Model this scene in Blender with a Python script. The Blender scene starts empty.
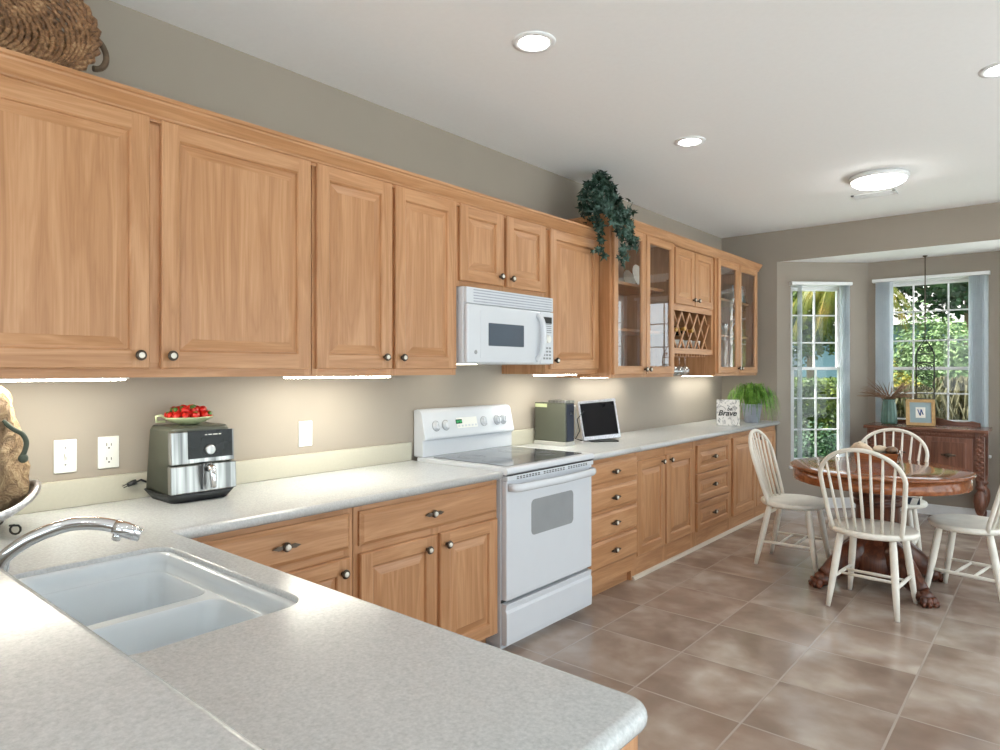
import bpy, bmesh, math, random
from mathutils import Vector, Matrix
PI = math.pi
random.seed(11)
S = bpy.context.scene
C = S.collection

# ---------------------------------------------------------------- camera
cam = bpy.data.objects.new('camera', bpy.data.cameras.new('camera'))
C.objects.link(cam)
cam.location = (2.70, 0.0, 1.37)
cam.rotation_euler = (PI / 2, 0, math.radians(40.186))
cam.data.sensor_width = 36
cam.data.lens = 663 / 1000 * 36
cam.data.shift_y = -0.005
cam.data.clip_start = 0.02
S.camera = cam
S.view_settings.view_transform = 'Standard'
S.view_settings.look = 'None'
S.view_settings.gamma = 1
S.view_settings.use_curve_mapping = False
S.view_settings.exposure = 0.05
S.cycles.max_bounces = 10
S.cycles.diffuse_bounces = 6
S.cycles.transparent_max_bounces = 16
S.cycles.sample_clamp_indirect = 6
S.cycles.caustics_reflective = False
S.cycles.caustics_refractive = False
S.cycles.use_denoising = True

# ---------------------------------------------------------------- sky and sun
W = bpy.data.worlds.new('sky')
S.world = W
W.use_nodes = True
bgn = W.node_tree.nodes['Background']
bgn.inputs[0].default_value = (0.88, 0.95, 1.0, 1)
bgn.inputs[1].default_value = 3.5
sun_d = bpy.data.lights.new('sun', 'SUN')
sun_d.energy = 22.0
sun_d.angle = 0.02
sun_d.color = (1, 0.95, 0.88)
sun = bpy.data.objects.new('sun', sun_d)
C.objects.link(sun)
sun.rotation_euler = Vector((.40, .12, -.91)).to_track_quat('-Z', 'Y').to_euler()
LAMP = 56.0      # recessed downlight lens
DOME = 27.0       # flush ceiling light
STRIP = 42.0      # under-cabinet strips

# ---------------------------------------------------------------- materials
def hexc(r, g, b):
    def f(c):
        c /= 255
        return c / 12.92 if c <= .04045 else ((c + .055) / 1.055) ** 2.4
    return (f(r), f(g), f(b), 1)

def new_mat(name):
    m = bpy.data.materials.new(name)
    m.use_nodes = True
    nt = m.node_tree
    return m, nt, nt.nodes['Principled BSDF'], nt.nodes.new, nt.links.new

def coords(nt, sc=(1, 1, 1), rnd=True):
    tc = nt.nodes.new('ShaderNodeTexCoord')
    mp = nt.nodes.new('ShaderNodeMapping')
    mp.inputs['Scale'].default_value = sc
    if rnd:
        oi = nt.nodes.new('ShaderNodeObjectInfo')
        mu = nt.nodes.new('ShaderNodeMath'); mu.operation = 'MULTIPLY'; mu.inputs[1].default_value = 37.0
        nt.links.new(oi.outputs['Random'], mu.inputs[0])
        va = nt.nodes.new('ShaderNodeVectorMath'); va.operation = 'ADD'
        nt.links.new(tc.outputs['Object'], va.inputs[0])
        nt.links.new(mu.outputs[0], va.inputs[1])
        nt.links.new(va.outputs[0], mp.inputs['Vector'])
    else:
        nt.links.new(tc.outputs['Object'], mp.inputs['Vector'])
    return mp

def ramp(nt, stops):
    r = nt.nodes.new('ShaderNodeValToRGB')
    el = r.color_ramp.elements
    while len(el) < len(stops):
        el.new(0.5)
    for e, (p, c) in zip(el, stops):
        e.position = p
        e.color = c
    return r

def noise(nt, vec, scale, detail=4, rough=.55, dist=0.0):
    n = nt.nodes.new('ShaderNodeTexNoise')
    n.inputs['Scale'].default_value = scale
    n.inputs['Detail'].default_value = detail
    n.inputs['Roughness'].default_value = rough
    n.inputs['Distortion'].default_value = dist
    nt.links.new(vec.outputs[0], n.inputs['Vector'])
    return n

def bump(nt, p, src, strength=.1, dist=.01):
    b = nt.nodes.new('ShaderNodeBump')
    b.inputs['Strength'].default_value = strength
    b.inputs['Distance'].default_value = dist
    nt.links.new(src, b.inputs['Height'])
    nt.links.new(b.outputs[0], p.inputs['Normal'])

def plain(name, col, rough=.5, metal=0.0, var=.06, scale=8, bmp=0, coat=0, spec=.5):
    m, nt, p, N, L = new_mat(name)
    mp = coords(nt)
    n = noise(nt, mp, scale)
    a = tuple(max(0, c * (1 - var)) for c in col[:3]) + (1,)
    b = tuple(min(1, c * (1 + var)) for c in col[:3]) + (1,)
    r = ramp(nt, [(.3, a), (.7, b)])
    L(n.outputs['Fac'], r.inputs[0]); L(r.outputs[0], p.inputs['Base Color'])
    p.inputs['Roughness'].default_value = rough
    p.inputs['Metallic'].default_value = metal
    p.inputs['Coat Weight'].default_value = coat
    p.inputs['Specular IOR Level'].default_value = spec
    if bmp:
        bump(nt, p, n.outputs['Fac'], bmp)
    return m

def wood(name, lo, mid, hi, axis, rough=.38, grain=1.0):
    m, nt, p, N, L = new_mat(name)
    s1 = [7, 7, 7]; s1[axis] = .55
    s2 = [95, 95, 95]; s2[axis] = 3.0
    m1 = coords(nt, s1); m2 = coords(nt, s2)
    n1 = noise(nt, m1, 2.2, 3, .5, 1.4)
    n2 = noise(nt, m2, 1.6, 4, .6)
    wv = N('ShaderNodeMath'); wv.operation = 'MULTIPLY'; wv.inputs[1].default_value = 5.0
    L(n1.outputs['Fac'], wv.inputs[0])
    fr = N('ShaderNodeMath'); fr.operation = 'PINGPONG'; fr.inputs[1].default_value = 1.0
    L(wv.outputs[0], fr.inputs[0])
    mx = N('ShaderNodeMix'); mx.inputs[0].default_value = .62
    L(fr.outputs[0], mx.inputs[2]); L(n2.outputs['Fac'], mx.inputs[3])
    r = ramp(nt, [(.5 - .30 / grain, lo), (.52, mid), (.5 + .28 / grain, hi)])
    L(mx.outputs[0], r.inputs[0]); L(r.outputs[0], p.inputs['Base Color'])
    p.inputs['Roughness'].default_value = rough
    bump(nt, p, n2.outputs['Fac'], .05, .002)
    return m

OAK = [hexc(167, 118, 78), hexc(184, 135, 94), hexc(198, 151, 111)]
M = {}
M['oakV'] = wood('oak_vertical_grain', *OAK, 2)
M['oakH'] = wood('oak_horizontal_grain', *OAK, 1)
M['oakX'] = wood('oak_cross_grain', *OAK, 0)
DK = [hexc(58, 30, 20), hexc(88, 48, 32), hexc(116, 68, 48)]
SB = [hexc(78, 48, 36), hexc(112, 72, 56), hexc(136, 92, 74)]
M['sideV'] = wood('sideboard_wood', *SB, 2, .3)
M['sideH'] = wood('sideboard_wood_horizontal', *SB, 0, .22)
M['darkV'] = wood('walnut_vertical', *DK, 2, .3)
M['darkH'] = wood('walnut_horizontal', *DK, 0, .25)
TB = [hexc(112, 62, 36), hexc(140, 82, 48), hexc(160, 102, 64)]
M['tableH'] = wood('table_top_wood', *TB, 0, .07)
M['paint'] = plain('taupe_wall_paint', hexc(159, 150, 139), .85, var=.02, scale=3, bmp=.02)
M['ceil'] = plain('ceiling_paint', hexc(243, 244, 245), .9, var=.01, scale=40, bmp=.05)
M['white'] = plain('white_enamel', hexc(214, 218, 224), .22, var=.01)
M['whitem'] = plain('white_painted_trim', hexc(236, 238, 240), .45, var=.02)
M['whitewash'] = plain('whitewashed_wood', hexc(232, 228, 218), .42, var=.07, scale=14, bmp=.06)
M['plastic'] = plain('white_plastic', hexc(236, 236, 230), .35, var=.01)
M['splash'] = plain('cream_solid_surface', hexc(192, 188, 172), .35, var=.02, scale=90)
M['sink'] = plain('sink_acrylic', hexc(214, 221, 226), .2, var=.01)
M['chrome'] = plain('chrome', (.78, .79, .81, 1), .12, 1.0, var=.02)
M['steel'] = plain('brushed_steel', (.33, .33, .325, 1), .32, 1.0, var=.05)
M['steel'] = None
def steel_mat():
    m, nt, p, N, L = new_mat('brushed_steel')
    mp = coords(nt, (26, 26, .6))
    n = noise(nt, mp, 1.0, 3, .6)
    r = ramp(nt, [(.34, (.16, .16, .16, 1)), (.5, (.36, .36, .355, 1)), (.66, (.62, .62, .61, 1))])  # broad vertical streaks painted in as reflections on the steel
    L(n.outputs['Fac'], r.inputs[0]); L(r.outputs[0], p.inputs['Base Color'])
    p.inputs['Metallic'].default_value = 1
    p.inputs['Roughness'].default_value = .3
    return m
M['steel'] = steel_mat()
M['silver'] = plain('hammered_silver', (.66, .66, .70, 1), .3, 1.0, var=.2, scale=90, bmp=.3)
M['bronze'] = plain('aged_bronze', (.11, .085, .065, 1), .35, .9, var=.1)
M['iron'] = plain('black_iron', (.025, .025, .025, 1), .5, .5)
M['black'] = plain('black_gloss', (.008, .008, .010, 1), .18, spec=.3)
M['blackm'] = plain('black_matt', (.02, .021, .022, 1), .5)
M['greygreen'] = plain('grey_plastic', hexc(86, 88, 76), .4, var=.03)
M['pot'] = plain('grey_pot', hexc(158, 164, 178), .45, var=.12, scale=25)
M['teal'] = plain('teal_ceramic', hexc(80, 112, 102), .35, var=.15, scale=20)
M['red'] = plain('strawberry_red', hexc(200, 34, 26), .3, var=.2, scale=60)
M['leafg'] = plain('fruit_leaf', hexc(80, 120, 50), .5)
M['plate'] = plain('green_glazed_plate', hexc(205, 214, 170), .25, var=.05)
M['china'] = plain('white_china', hexc(228, 224, 214), .25, var=.03)
M['rope'] = plain('dark_green_cord', hexc(70, 78, 66), .7, var=.2)
M['inner'] = plain('cabinet_interior', hexc(186, 156, 132), .6, var=.04)
M['gap_shade'] = plain('dark_gap', (.03, .03, .03, 1), .6)  # near-black colour stands in for shade inside gaps, slots and duct
M['ovenglass'] = plain('oven_window_grey', hexc(150, 153, 156), .15, var=.04)
M['mwglass'] = plain('microwave_window_grey', hexc(86, 96, 108), .15, var=.05)
M['gold'] = plain('gilded_frame', hexc(186, 152, 104), .35, .3, var=.15, scale=40)
M['paper'] = plain('paper', hexc(236, 234, 226), .7, var=.02)
M['bluemat'] = plain('blue_mat_board', hexc(150, 170, 176), .7)
M['blueink'] = plain('blue_ink', hexc(60, 88, 150), .6)
M['navy'] = plain('navy_cardboard', hexc(24, 32, 52), .5)
M['ink'] = plain('black_ink', (.02, .02, .02, 1), .6)
M['shell'] = plain('sea_shell', hexc(226, 206, 180), .4, var=.15, scale=30)
M['shelld'] = plain('speckled_shell', hexc(120, 90, 66), .35, var=.6, scale=60)
M['dried'] = plain('dried_palm', hexc(134, 104, 82), .8, var=.25)
M['soil'] = plain('soil', hexc(40, 32, 26), .9, var=.3, scale=60)
M['wine'] = plain('wine_bottle_glass', (.012, .02, .012, 1), .1)
M['foil'] = plain('gold_foil', hexc(190, 150, 80), .3, .8)
M['stoneware'] = plain('grey_stoneware', hexc(205, 203, 197), .35, var=.1)
M['siding'] = plain('blue_grey_house_siding', hexc(100, 126, 146), .8, var=.02)
M['roofing'] = plain('grey_roofing', hexc(120, 118, 116), .9, var=.15, scale=20)
M['bark'] = plain('bark', hexc(96, 80, 64), .9, var=.3, scale=30)
M['mulch'] = plain('mulch', hexc(96, 78, 62), .95, var=.3, scale=30)

def counter_mat():
    m, nt, p, N, L = new_mat('speckled_solid_surface')
    mp = coords(nt, rnd=False)
    n = noise(nt, mp, 150, 3, .7)
    n2 = noise(nt, mp, 45, 3, .6)
    r = ramp(nt, [(.30, hexc(180, 183, 184)), (.5, hexc(195, 198, 199)), (.72, hexc(211, 213, 213))])
    mx = N('ShaderNodeMix'); mx.inputs[0].default_value = .15
    L(n.outputs['Fac'], mx.inputs[2]); L(n2.outputs['Fac'], mx.inputs[3])
    L(mx.outputs[0], r.inputs[0]); L(r.outputs[0], p.inputs['Base Color'])
    p.inputs['Roughness'].default_value = .2
    return m
M['counter'] = counter_mat()

def tile_mat():
    m, nt, p, N, L = new_mat('floor_tile')
    tc = N('ShaderNodeTexCoord')
    mp = N('ShaderNodeMapping')
    mp.inputs['Location'].default_value = (-.840, -2.57, 0)
    L(tc.outputs['Object'], mp.inputs['Vector'])
    bt = N('ShaderNodeTexBrick')
    bt.offset = 0; bt.squash = 1
    bt.inputs['Scale'].default_value = 1
    bt.inputs['Brick Width'].default_value = .457
    bt.inputs['Row Height'].default_value = .457
    bt.inputs['Mortar Size'].default_value = .005
    bt.inputs['Mortar Smooth'].default_value = .3
    bt.inputs['Color1'].default_value = (0, 0, 0, 1)
    bt.inputs['Color2'].default_value = (1, 1, 1, 1)
    bt.inputs['Mortar'].default_value = (.5, .5, .5, 1)
    L(mp.outputs[0], bt.inputs['Vector'])
    va = N('ShaderNodeVectorMath'); va.operation = 'ADD'      # each tile its own clouding
    sc = N('ShaderNodeVectorMath'); sc.operation = 'SCALE'; sc.inputs['Scale'].default_value = 23
    L(bt.outputs['Color'], sc.inputs[0]); L(sc.outputs[0], va.inputs[0]); L(mp.outputs[0], va.inputs[1])
    n = noise(nt, va, 3.0, 2.5, .5, .3)
    n2 = noise(nt, va, 11, 3, .55, .2)
    mx = N('ShaderNodeMix'); mx.inputs[0].default_value = .18
    L(n.outputs['Fac'], mx.inputs[2]); L(n2.outputs['Fac'], mx.inputs[3])
    r = ramp(nt, [(.30, hexc(136, 117, 104)), (.45, hexc(152, 133, 120)), (.56, hexc(170, 154, 142)), (.68, hexc(192, 180, 168))])
    L(mx.outputs[0], r.inputs[0])
    hs = N('ShaderNodeHueSaturation')
    mr = N('ShaderNodeMapRange'); mr.inputs[3].default_value = .90; mr.inputs[4].default_value = 1.08
    L(bt.outputs['Color'], mr.inputs[0]); L(mr.outputs[0], hs.inputs['Value']); L(r.outputs[0], hs.inputs['Color'])
    m2 = N('ShaderNodeMix'); m2.data_type = 'RGBA'
    m2.inputs[7].default_value = hexc(172, 160, 150)
    L(bt.outputs['Fac'], m2.inputs[0]); L(hs.outputs[0], m2.inputs[6])
    L(m2.outputs[2], p.inputs['Base Color'])
    rr = N('ShaderNodeMapRange'); rr.inputs[3].default_value = .10; rr.inputs[4].default_value = .22
    L(n2.outputs['Fac'], rr.inputs[0]); L(rr.outputs[0], p.inputs['Roughness'])
    iv = N('ShaderNodeMath'); iv.operation = 'SUBTRACT'; iv.inputs[0].default_value = 1
    L(bt.outputs['Fac'], iv.inputs[1])
    bump(nt, p, iv.outputs[0], .5, .002)
    return m
M['tile'] = tile_mat()

def glass_mat(name, base=.05, tint=(1, 1, 1, 1)):
    m, nt, p, N, L = new_mat(name)
    out = nt.nodes['Material Output']
    nt.nodes.remove(p)
    tr = N('ShaderNodeBsdfTransparent'); tr.inputs[0].default_value = tint
    gl = N('ShaderNodeBsdfGlossy'); gl.inputs['Roughness'].default_value = .01
    fr = N('ShaderNodeFresnel'); fr.inputs[0].default_value = 1.5
    ad = N('ShaderNodeMath'); ad.operation = 'ADD'; ad.inputs[1].default_value = base; ad.use_clamp = True
    mix = N('ShaderNodeMixShader')
    ge = N('ShaderNodeNewGeometry')
    iv = N('ShaderNodeMath'); iv.operation = 'SUBTRACT'; iv.inputs[0].default_value = 1
    mu = N('ShaderNodeMath'); mu.operation = 'MULTIPLY'
    L(ge.outputs['Backfacing'], iv.inputs[1]); L(iv.outputs[0], mu.inputs[0]); L(ad.outputs[0], mu.inputs[1])
    L(fr.outputs[0], ad.inputs[0]); L(mu.outputs[0], mix.inputs[0])
    L(tr.outputs[0], mix.inputs[1]); L(gl.outputs[0], mix.inputs[2]); L(mix.outputs[0], out.inputs[0])
    return m
M['pane'] = glass_mat('window_glass', .0, (.96, .98, .98, 1))
M['cabglass'] = glass_mat('cabinet_door_glass', .10)
M['drink'] = glass_mat('drinking_glass', .30, (.93, .95, .96, 1))

def cooktop_mat():
    m, nt, p, N, L = new_mat('ceramic_cooktop')
    p.inputs['Base Color'].default_value = (.055, .06, .07, 1)
    mp = coords(nt)
    n = noise(nt, mp, 300, 2)
    r = ramp(nt, [(.4, (.09, .098, .11, 1)), (.75, (.16, .17, .19, 1))])
    L(n.outputs['Fac'], r.inputs[0]); L(r.outputs[0], p.inputs['Base Color'])
    p.inputs['Roughness'].default_value = .08
    return m
M['cooktop'] = cooktop_mat()

def emis(name, col, st):
    m, nt, p, N, L = new_mat(name)
    p.inputs['Base Color'].default_value = col
    p.inputs['Emission Color'].default_value = col
    p.inputs['Emission Strength'].default_value = st
    return m
M['lens'] = emis('downlight_lens', (1, .985, .96, 1), LAMP)
M['dome'] = emis('ceiling_light_dome', (1, .97, .93, 1), DOME)
M['strip'] = emis('light_strip_diffuser', (1, .97, .84, 1), STRIP)
M['added_strip'] = emis('added_strip_diffuser', (1, .97, .86, 1), 18.0)
M['led'] = emis('green_led', (.05, .45, .16, 1), .6)
M['hood'] = emis('cooktop_lamp', (1, .9, .7, 1), 8)

def weave_mat():
    m, nt, p, N, L = new_mat('wicker')
    mp = coords(nt)
    n = noise(nt, mp, 60, 4, .7, .4)
    n2 = noise(nt, mp, 7, 2)
    mx = N('ShaderNodeMix'); mx.inputs[0].default_value = .4
    L(n.outputs['Fac'], mx.inputs[2]); L(n2.outputs['Fac'], mx.inputs[3])
    r = ramp(nt, [(.34, hexc(60, 40, 26)), (.47, hexc(128, 92, 62)), (.56, hexc(164, 126, 90)), (.68, hexc(202, 172, 134))])
    L(mx.outputs[0], r.inputs[0]); L(r.outputs[0], p.inputs['Base Color'])
    p.inputs['Roughness'].default_value = .6
    bump(nt, p, n.outputs['Fac'], .4)
    return m
M['wicker'] = weave_mat()

def sack_mat():
    m, nt, p, N, L = new_mat('crinkled_sack')
    mp = coords(nt)
    n = noise(nt, mp, 22, 6, .65, 1.5)
    r = ramp(nt, [(.3, hexc(96, 74, 52)), (.5, hexc(150, 122, 90)), (.7, hexc(196, 172, 134))])
    L(n.outputs['Fac'], r.inputs[0]); L(r.outputs[0], p.inputs['Base Color'])
    p.inputs['Roughness'].default_value = .75
    bump(nt, p, n.outputs['Fac'], .9, .03)
    return m
M['sack'] = sack_mat()

def marble_mat():
    m, nt, p, N, L = new_mat('marbled_sign')
    mp = coords(nt)
    n = noise(nt, mp, 9, 3, .5, 2.2)
    mu = N('ShaderNodeMath'); mu.operation = 'MULTIPLY'; mu.inputs[1].default_value = 9
    pp = N('ShaderNodeMath'); pp.operation = 'PINGPONG'; pp.inputs[1].default_value = 1
    L(n.outputs['Fac'], mu.inputs[0]); L(mu.outputs[0], pp.inputs[0])
    r = ramp(nt, [(.0, hexc(120, 116, 116)), (.16, hexc(200, 198, 195)), (.4, hexc(236, 233, 228))])
    L(pp.outputs[0], r.inputs[0]); L(r.outputs[0], p.inputs['Base Color'])
    p.inputs['Roughness'].default_value = .4
    return m
M['marble'] = marble_mat()

def leaf_mat(name, a, b, c, sc=6.0, rough=.5, trans=.2):
    m, nt, p, N, L = new_mat(name)
    mp = coords(nt)
    n = noise(nt, mp, sc, 4, .7)
    r = ramp(nt, [(.32, a), (.5, b), (.68, c)])
    L(n.outputs['Fac'], r.inputs[0]); L(r.outputs[0], p.inputs['Base Color'])
    p.inputs['Roughness'].default_value = rough
    p.inputs['Specular IOR Level'].default_value = .2
    out = nt.nodes['Material Output']
    if trans:
        t = N('ShaderNodeBsdfTranslucent')
        L(r.outputs[0], t.inputs[0])
        mx = N('ShaderNodeMixShader'); mx.inputs[0].default_value = trans
        L(p.outputs[0], mx.inputs[1]); L(t.outputs[0], mx.inputs[2]); L(mx.outputs[0], out.inputs[0])
    return m
M['ivy'] = leaf_mat('ivy_leaf', hexc(16, 32, 26), hexc(38, 62, 50), hexc(104, 132, 124), 26, .45, .1)
M['spider'] = leaf_mat('spider_plant_leaf', hexc(70, 110, 40), hexc(104, 150, 60), hexc(160, 190, 100), 18)
M['hedge'] = leaf_mat('hedge_leaf', hexc(20, 34, 12), hexc(46, 66, 22), hexc(104, 118, 38), 3)
M['dkleaf'] = leaf_mat('dark_leaf', hexc(14, 34, 22), hexc(28, 56, 34), hexc(56, 86, 50), 3)
M['ltleaf'] = leaf_mat('silvery_leaf', hexc(52, 74, 44), hexc(88, 112, 68), hexc(142, 160, 112), 3)
M['ylleaf'] = leaf_mat('yellow_leaf', hexc(79, 85, 24), hexc(115, 111, 36), hexc(136, 118, 54), 3)
M['tanleaf'] = leaf_mat('tan_grass_blade', hexc(55, 57, 34), hexc(87, 83, 59), hexc(114, 108, 85), 4)
M['palm'] = leaf_mat('palm_frond', hexc(57, 72, 24), hexc(97, 99, 33), hexc(134, 112, 50), 2.5)
M['toetrim'] = plain('beige_shoe_moulding', hexc(204, 192, 176), .5, var=.03)
M['vane'] = leaf_mat('blind_fabric', hexc(228, 232, 236), hexc(234, 238, 241), hexc(240, 243, 246), 3, .6, .65)
M['lawn'] = plain('lawn_grass', hexc(78, 100, 48), .9, var=.3, scale=14)

# ---------------------------------------------------------------- mesh builder
class MB:
    def __init__(s):
        s.v = []; s.f = []; s.m = []; s.s = []; s.T = None

    def add(s, vs, fs, m=0, smooth=False):
        o = len(s.v)
        for p in vs:
            p = Vector(p)
            s.v.append(s.T @ p if s.T else p)
        for f in fs:
            s.f.append([o + i for i in f]); s.m.append(m); s.s.append(smooth)

    def box(s, x0, x1, y0, y1, z0, z1, m=0):
        s.add([(x0, y0, z0), (x1, y0, z0), (x1, y1, z0), (x0, y1, z0), (x0, y0, z1), (x1, y0, z1), (x1, y1, z1), (x0, y1, z1)],
              [(0, 3, 2, 1), (4, 5, 6, 7), (0, 1, 5, 4), (1, 2, 6, 5), (2, 3, 7, 6), (3, 0, 4, 7)], m)
        return s

    def prism(s, pts, plane, a, b, m=0, smooth=False):
        def P(u, v, w):
            return {'xy': (u, v, w), 'yz': (w, u, v), 'xz': (u, w, v)}[plane]
        n = len(pts)
        vs = [P(u, v, a) for u, v in pts] + [P(u, v, b) for u, v in pts]
        s.add(vs, [list(range(n)), list(range(n, 2 * n))], m)
        s.add(vs, [(i, (i + 1) % n, n + (i + 1) % n, n + i) for i in range(n)], m, smooth)
        return s

    def rings(s, rs, m=0, smooth=True, cap=True, closed=True):
        n = len(rs[0]); vs = [p for r in rs for p in r]; fs = []
        for k in range(len(rs) - 1):
            for i in range(n if closed else n - 1):
                j = (i + 1) % n
                fs.append((k * n + i, k * n + j, (k + 1) * n + j, (k + 1) * n + i))
        s.add(vs, fs, m, smooth)
        if cap:
            s.add(rs[0], [list(range(n))], m); s.add(rs[-1], [list(range(n))], m)
        return s

    def tube(s, pts, r, n=8, m=0, closed=False, flat=1.0):
        pts = [Vector(p) for p in pts]; k = len(pts)
        rr = r if isinstance(r, (list, tuple)) else [r] * k
        rs = []; up = None
        for i, p in enumerate(pts):
            if closed:
                d = pts[(i + 1) % k] - pts[i - 1]
            else:
                d = pts[min(i + 1, k - 1)] - pts[max(i - 1, 0)]
            d.normalize()
            if up is None:
                up = Vector((0, 0, 1)) if abs(d.z) < .9 else Vector((1, 0, 0))
            a = d.cross(up)
            if a.length < 1e-5:
                a = d.cross(Vector((0, 1, 0)))
            a.normalize(); b = a.cross(d).normalized(); up = b
            rs.append([p + a * math.cos(2 * PI * j / n) * rr[i] + b * math.sin(2 * PI * j / n) * rr[i] * flat for j in range(n)])
        if closed:
            rs.append(rs[0])
        return s.rings(rs, m, True, not closed)

    def lathe(s, prof, c=(0, 0, 0), n=24, m=0, sx=1, sy=1, smooth=True, cap=True):
        rs = [[(c[0] + sx * r * math.cos(2 * PI * j / n), c[1] + sy * r * math.sin(2 * PI * j / n), c[2] + z) for j in range(n)] for r, z in prof]
        return s.rings(rs, m, smooth, cap)

    def ell(s, c, r, nu=14, nv=9, m=0):
        if not isinstance(r, (tuple, list)):
            r = (r, r, r)
        rs = []
        for k in range(1, nv):
            t = PI * k / nv
            rs.append([(c[0] + r[0] * math.sin(t) * math.cos(2 * PI * j / nu), c[1] + r[1] * math.sin(t) * math.sin(2 * PI * j / nu), c[2] - r[2] * math.cos(t)) for j in range(nu)])
        return s.rings(rs, m)

    def build(s, name, mats, parent=None, bevel=0, seg=2, recalc=True):
        me = bpy.data.meshes.new(name)
        off = Vector(parent['_o']) if parent is not None and '_o' in parent else None
        vs = [v - off for v in s.v] if off else s.v
        me.from_pydata([tuple(v) for v in vs], [], s.f)
        if not isinstance(mats, (list, tuple)):
            mats = [mats]
        for mt in mats:
            me.materials.append(M[mt] if isinstance(mt, str) else mt)
        for p, mi, sm in zip(me.polygons, s.m, s.s):
            p.material_index = mi; p.use_smooth = sm
        if recalc:
            bm = bmesh.new(); bm.from_mesh(me)
            bmesh.ops.remove_doubles(bm, verts=bm.verts, dist=1e-6)
            bmesh.ops.recalc_face_normals(bm, faces=bm.faces)
            bm.to_mesh(me); bm.free()
        o = bpy.data.objects.new(name, me)
        C.objects.link(o)
        if parent is not None:
            o.parent = parent
            if '_o' in parent:
                o['_o'] = parent['_o']
        if bevel:
            b = o.modifiers.new('edge', 'BEVEL'); b.width = bevel; b.segments = seg; b.limit_method = 'ANGLE'; b.angle_limit = .6
        return o

def smooth(pts, n=4):
    out = []; P = [Vector(p) for p in pts]
    for i in range(len(P) - 1):
        a, b_, c, d = P[max(i - 1, 0)], P[i], P[i + 1], P[min(i + 2, len(P) - 1)]
        for k in range(n):
            t = k / n
            out.append(.5 * (2 * b_ + (c - a) * t + (2 * a - 5 * b_ + 4 * c - d) * t * t + (3 * b_ - a - 3 * c + d) * t ** 3))
    return out + [P[-1]]

def tag(o, label, cat, group=None, kind=None):
    o['label'] = label; o['category'] = cat
    if group: o['group'] = group
    if kind: o['kind'] = kind
    return o

def thing(name, label, cat, loc=(0, 0, 0), rz=0, group=None, world=True):
    o = bpy.data.objects.new(name, None)
    C.objects.link(o); o.location = loc; o.rotation_euler = (0, 0, rz); o.empty_display_size = .05
    if world:
        o['_o'] = tuple(loc)
    return tag(o, label, cat, group)

def struct(name, mb, mats, parent=None, bevel=0):
    o = mb.build(name, mats, parent, bevel)
    if parent is None:
        o['kind'] = 'structure'
    return o

def dup(root, loc, rz=0, label=None, group=None):
    def cp(o, par):
        c = o.copy(); C.objects.link(c)
        if par is not None:
            c.parent = par
        for ch in list(kids.get(o.name, [])):
            cp(ch, c)
        return c
    kids = {}
    for o in C.objects:
        if o.parent is not None:
            kids.setdefault(o.parent.name, []).append(o)
    r = cp(root, None)
    r.location = loc; r.rotation_euler = (0, 0, rz)
    if label: r['label'] = label
    if group: r['group'] = group
    return r

def rrect(x0, x1, y0, y1, r, n=5):
    out = []
    for cx, cy, a0 in ((x1 - r, y1 - r, 0), (x0 + r, y1 - r, 90), (x0 + r, y0 + r, 180), (x1 - r, y0 + r, 270)):
        for k in range(n + 1):
            a = math.radians(a0 + 90 * k / n)
            out.append((cx + r * math.cos(a), cy + r * math.sin(a)))
    return out

CEIL = 2.745; YF = 6.781; XR = 4.3; YB = -3.4; BAYZ = 2.442
A1 = (.561, YF); A2 = (1.237, 7.44); A3 = (2.285, 7.44); A4 = (2.961, YF)
T = .13
# ---------------------------------------------------------------- room shell
struct('floor', MB().box(-T, XR + T, YB - T, 7.75, -.12, 0), 'tile')
struct('ceiling', MB().box(-T, XR + T, YB - T, YF + .10, CEIL, CEIL + .12), 'ceil')
struct('ceiling_bay', MB().prism([(A1[0] - .12, YF + .02), (A4[0] + .12, YF + .02), (A3[0] + .08, 7.62), (A2[0] - .08, 7.62)], 'xy', BAYZ, BAYZ + .25), 'ceil')
struct('wall_left', MB().box(-T, 0, YB - T, YF + T, 0, CEIL), 'paint')
w = MB()
w.box(0, A1[0], YF, YF + .10, 0, CEIL)
w.box(A4[0], XR, YF, YF + .10, 0, CEIL)
w.box(A1[0], A4[0], YF, YF + .02, BAYZ, CEIL)
struct('wall_far', w, 'paint')

def wall_with_hole(name, P0, P1, z1, holes, thick=T, mats='paint'):
    """wall from P0 to P1, thickness on the left of that direction; holes (s0,s1,z0,z1)"""
    d = Vector((P1[0] - P0[0], P1[1] - P0[1], 0)); L = d.length
    a = math.atan2(d.y, d.x)
    mb = MB(); mb.T = Matrix.Translation((P0[0], P0[1], 0)) @ Matrix.Rotation(a, 4, 'Z')
    x = 0
    for s0, s1, h0, h1 in holes:
        mb.box(x, s0, 0, thick, 0, z1)
        mb.box(s0, s1, 0, thick, 0, h0); mb.box(s0, s1, 0, thick, h1, z1)
        x = s1
    mb.box(x, L, 0, thick, 0, z1)
    o = struct(name, mb, mats)
    return mb.T, L

NW = (.14, .72, .42, 2.222)          # narrow window opening on the angled bay wall
BW = (.06, .97, .60, 2.250)          # back window opening
T1, L1 = wall_with_hole('wall_bay_left', A1, A2, BAYZ, [NW])
T2, L2 = wall_with_hole('wall_bay_back', A2, A3, BAYZ, [BW])
RW = (.06, .885, .42, 2.30)  # right bay window opening, enlarged to let more light into the bay
T3, L3 = wall_with_hole('wall_bay_right', A3, A4, BAYZ, [RW])
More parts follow.
